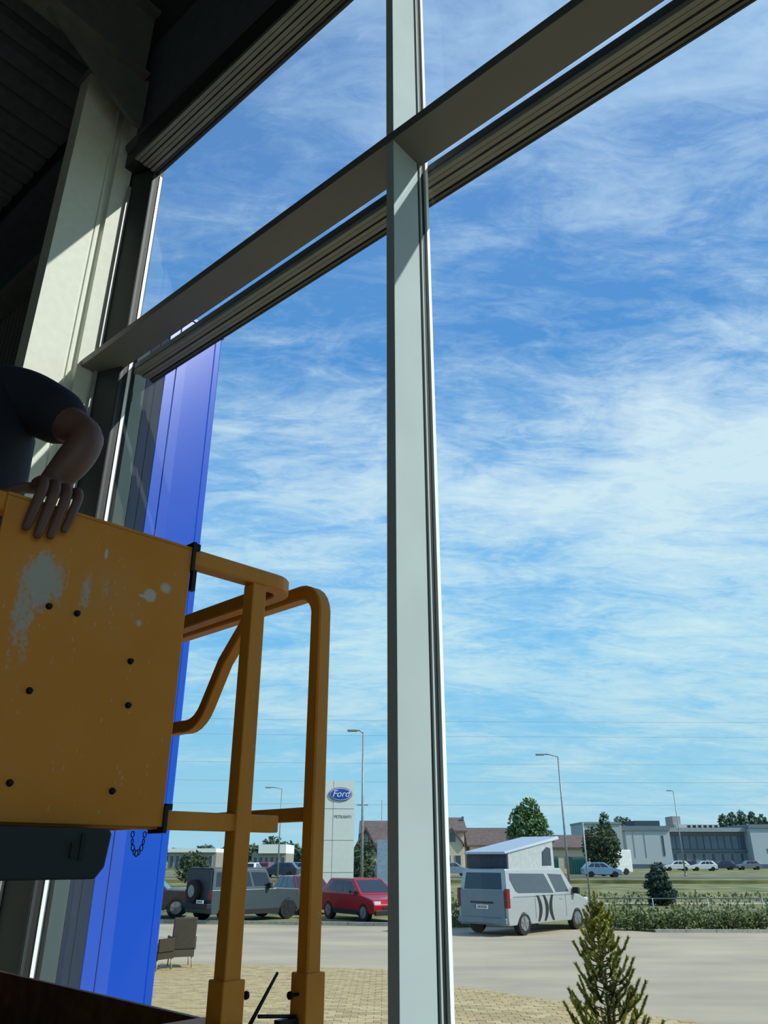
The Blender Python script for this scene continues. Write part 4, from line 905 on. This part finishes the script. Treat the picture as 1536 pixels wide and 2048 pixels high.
# ================================================================== buildings
roofb = mat('brown_tile_roof', (104, 90, 86), .85, var=.12, scale=2); cream = mat('cream_render', (208, 194, 170), .9, var=.05); whit = mat('white_render', (176, 186, 194), .85, var=.04)
palg = mat('pale_grey_render', (168, 178, 180), .85); dwin = mat('dark_window', (52, 66, 84), .15, spec=.8); bluew = mat('bluish_curtain_glass', (78, 102, 128), .12, var=.12, scale=.3, spec=.8)
def gable(o, x0, x1, y0, y1, zw, zr, axis, roof_m, wall_m, ov=.4):
    part('wall', MB().bb(x0, x1, y0, y1, 0, zw), wall_m, o)
    if axis == 'x':   # ridge along x
        ym = (y0 + y1) / 2
        part('roof', MB().prism([(y0 - ov, zw - .1), (ym, zr), (y1 + ov, zw - .1), (ym, zr - .35)] if False else [(y0 - ov, zw - .15), (y0 - ov, zw + .05), (ym, zr), (y1 + ov, zw + .05), (y1 + ov, zw - .15)], x0 - ov, x1 + ov, 'x'), roof_m, o)
    else:
        xm = (x0 + x1) / 2
        part('gable_wall', MB().prism([(x0, zw), (xm, zr - .3), (x1, zw)], y0, y1, 'y'), wall_m, o)
        for s_, xe in ((-1, x0 - ov), (1, x1 + ov)):
            part('roof_slope', MB().prism([(xm, zr), (xe, zw - .1), (xe, zw - .35), (xm, zr - .3)], y0 - ov, y1 + ov, 'y'), roof_m, o)
def windows(o, y, items, m=dwin):
    for (a, b, z0, z1) in items:
        f = part('window', MB().bb(a, b, y - .06, y, z0, z1), mat('window_frame_pale', (190, 194, 192), .6), o)
        part('pane', MB().bb(a + .06, b - .06, y - .08, y - .06, z0 + .06, z1 - .06), m, f)
Y = 110; k = 1 / (1537 / cos(TILT) / Y)
def at(o, p_): return bearing(p_, Y) - o.location.x
h1 = thing('house', 'house with cream round-windowed gable and brown roof right of the silver upright', 'house', (bearing(905, Y), Y, .2)); kids(h1)
gable(h1, at(h1, 868), at(h1, 930), 0, 9, height(1662, Y) - .2, height(1643, Y) + .5, 'x', roofb, cream)
gable(h1, at(h1, 884), at(h1, 924), -1.6, 1.5, height(1688, Y) - .2, height(1664, Y) + .3, 'y', roofb, cream, .3)
windows(h1, -1.6, [(at(h1, 897), at(h1, 911), 3.9, 5.2), (at(h1, 888), at(h1, 900), .8, 2.4), (at(h1, 908), at(h1, 920), .8, 2.4)])
part('chimney', MB().bb(at(h1, 931), at(h1, 935), 3, 3.6, 5, height(1634, Y)), roofb, h1)
h2 = thing('long_house', 'long low brown-roofed house between the cream gable and the leafy tree', 'house', (bearing(985, Y), Y + 3, .2)); kids(h2)
gable(h2, at(h2, 946), at(h2, 1032), 0, 8, height(1690, Y) - .2, height(1655, Y), 'x', roofb, cream)
windows(h2, 0, [(at(h2, p_), at(h2, p_ + 8), .9, 2.2) for p_ in (952, 966, 980, 1000, 1016)])
h3 = thing('low_house', 'low brown-roofed building between the leafy tree and the dark round tree', 'house', (bearing(1150, Y), Y + 6, .2)); kids(h3)
gable(h3, at(h3, 1078), at(h3, 1252), 0, 8, height(1694, Y) - .2, height(1669, Y), 'x', roofb, cream)
windows(h3, 0, [(at(h3, p_), at(h3, p_ + 9), .9, 2.3) for p_ in (1090, 1108, 1126, 1150, 1215, 1234)])
Y = 165
gb = thing('grey_block', 'plain pale grey flat-roofed block behind the dark round tree', 'building', (bearing(1205, Y), Y, .3)); kids(gb)
part('wall', MB().bb(at(gb, 1170), at(gb, 1250), 0, 10, 0, height(1648, Y) - .3), palg, gb)
part('roof_edge', MB().bb(at(gb, 1169), at(gb, 1251), -.2, 10.2, height(1648, Y) - .3, height(1644, Y) - .3), mat('roof_edge_teal', (120, 150, 150), .7), gb)
windows(gb, 0, [(at(gb, 1176 + 12 * i), at(gb, 1183 + 12 * i), 5, 6.4) for i in range(5)])
Y = 175
wb = thing('white_building', 'long white modern two-storey building with a bluish glazed front', 'building', (bearing(1400, Y), Y, .3)); kids(wb)
zz = lambda p_: height(p_, Y) - .3
part('left_wing', MB().bb(at(wb, 1248), at(wb, 1336), -3, 14, 0, zz(1662)), whit, wb, bevel=.05)
part('wing_band', MB().bb(at(wb, 1240), at(wb, 1337), -3.3, 14, zz(1662), zz(1653)), mat('grey_roof_band', (112, 126, 138), .7), wb)
part('roof_plant', MB().bb(at(wb, 1281), at(wb, 1332), 1, 8, zz(1653), zz(1641)), mat('dark_roof_plant', (52, 74, 82), .7), wb)
part('right_wing', MB().bb(at(wb, 1496), at(wb, 1600), -3, 14, 0, zz(1657)), whit, wb, bevel=.05)
part('wing_band', MB().bb(at(wb, 1494), at(wb, 1600), -3.3, 14, zz(1657), zz(1650)), mat('grey_roof_band', (112, 126, 138), .7), wb)
part('middle_wall', MB().bb(at(wb, 1336), at(wb, 1497), 0, 12, 0, zz(1658)), mat('grey_blue_render', (126, 140, 154), .8), wb)
part('roof_band', MB().bb(at(wb, 1332), at(wb, 1498), -1.8, 12, zz(1664), zz(1656)), mat('light_roof_band', (150, 160, 168), .7), wb)
for i in range(11):
    a = 1342 + i * 14; f = part('curtain_window', MB().bb(at(wb, a), at(wb, a + 13), -.12, 0, zz(1699), zz(1671)), mat('mid_grey_frame', (96, 112, 128), .6), wb)
    part('pane', MB().bb(at(wb, a + .8), at(wb, a + 12.2), -.16, -.12, zz(1698), zz(1672)), bluew, f)
part('string_course', MB().bb(at(wb, 1338), at(wb, 1497), -.5, 0, zz(1703), zz(1700)), mat('grey_roof_band', (112, 126, 138), .7), wb)
windows(wb, 0, [(at(wb, 1347 + 19 * i), at(wb, 1355 + 19 * i), zz(1722), zz(1706)) for i in range(8)])
windows(wb, -3, [(at(wb, 1318), at(wb, 1323), zz(1712), zz(1671)), (at(wb, 1524), at(wb, 1532), zz(1706), zz(1697)), (at(wb, 1284), at(wb, 1285.5), zz(1715), zz(1664)), (at(wb, 1262), at(wb, 1263.5), zz(1715), zz(1664))])
part('low_plinth', MB().bb(at(wb, 1248), at(wb, 1600), -3.1, -3, 0, .8), mat('dark_plinth', (84, 96, 120), .8), wb)
Y = 230
fb = thing('far_building', 'low white far-off building with a small pinkish tower above the white building roof', 'building', (bearing(1400, Y), Y, .3)); kids(fb)
part('wall', MB().bb(at(fb, 1362), at(fb, 1450), 0, 10, 0, height(1651, Y)), mat('far_white', (206, 212, 204), .8), fb)
part('tower', MB().bb(at(fb, 1361), at(fb, 1377), 2, 8, 0, height(1634, Y)), mat('far_pink', (170, 158, 160), .8), fb)
windows(fb, 0, [(at(fb, 1384 + 11 * i), at(fb, 1391 + 11 * i), height(1650, Y) - 2.2, height(1646, Y) - .8) for i in range(6)])
Y = 82
h4 = thing('gabled_house', 'brown-roofed gabled house partly hidden by the silver upright at left', 'house', (bearing(760, Y), Y, .1)); kids(h4)
gable(h4, at(h4, 724), at(h4, 812), 0, 8, height(1690, Y), height(1640, Y), 'x', roofb, palg)
gable(h4, at(h4, 716), at(h4, 748), -2, 2, height(1690, Y) - .4, height(1656, Y), 'y', roofb, mat('greyish_render', (168, 160, 152), .8), .4)
windows(h4, -2, [(at(h4, 723), at(h4, 729), 2.9, 4.0), (at(h4, 735), at(h4, 741), 2.9, 4.0), (at(h4, 726), at(h4, 738), .7, 2.2)]); windows(h4, 0, [(at(h4, 752), at(h4, 758), 2.3, 3.4), (at(h4, 764), at(h4, 770), 2.3, 3.4)])
bb_ = thing('billboard', 'pale blue-grey upright board beside the silver upright at left', 'sign', (bearing(768, 60), 60, 0)); kids(bb_)
part('board', MB().bb(-.5, .5, -.08, .08, .25, height(1680, 60)), mat('pale_blue_board', (140, 164, 182), .6), bb_, bevel=.01)
for x in (-.35, .35): part('leg', MB().bb(x - .05, x + .05, -.05, .05, 0, .3), galv, bb_)
for i, (a, b, tp, bt, Y, lab) in enumerate(((336, 432, 1698, 1716, 150, 'long low white shop roof far off behind the broad bush'), (503, 572, 1690, 1708, 140, 'white flat-roofed shop far off above the grey off-road car'))):
    o = thing('shop_building', lab, 'building', (bearing((a + b) / 2, Y), Y, .1)); kids(o); zt_ = height(tp, Y); zb_ = height(bt, Y) if i else height(1706, Y)
    part('wall', MB().bb(at(o, a), at(o, b), 0, 12, 0, zb_), mat('shop_wall_grey', (146, 148, 140), .8), o)
    part('fascia', MB().bb(at(o, a + (14 if i else 0)), at(o, b), -.6, 12.2, zb_, zt_), mat('white_fascia', (232, 236, 232), .7, var=.02), o)
    windows(o, 0, [(at(o, a + 4 + 11 * q), at(o, a + 12 + 11 * q), .6, max(1.6, zb_ - .5)) for q in range(int((b - a) / 11.5))])
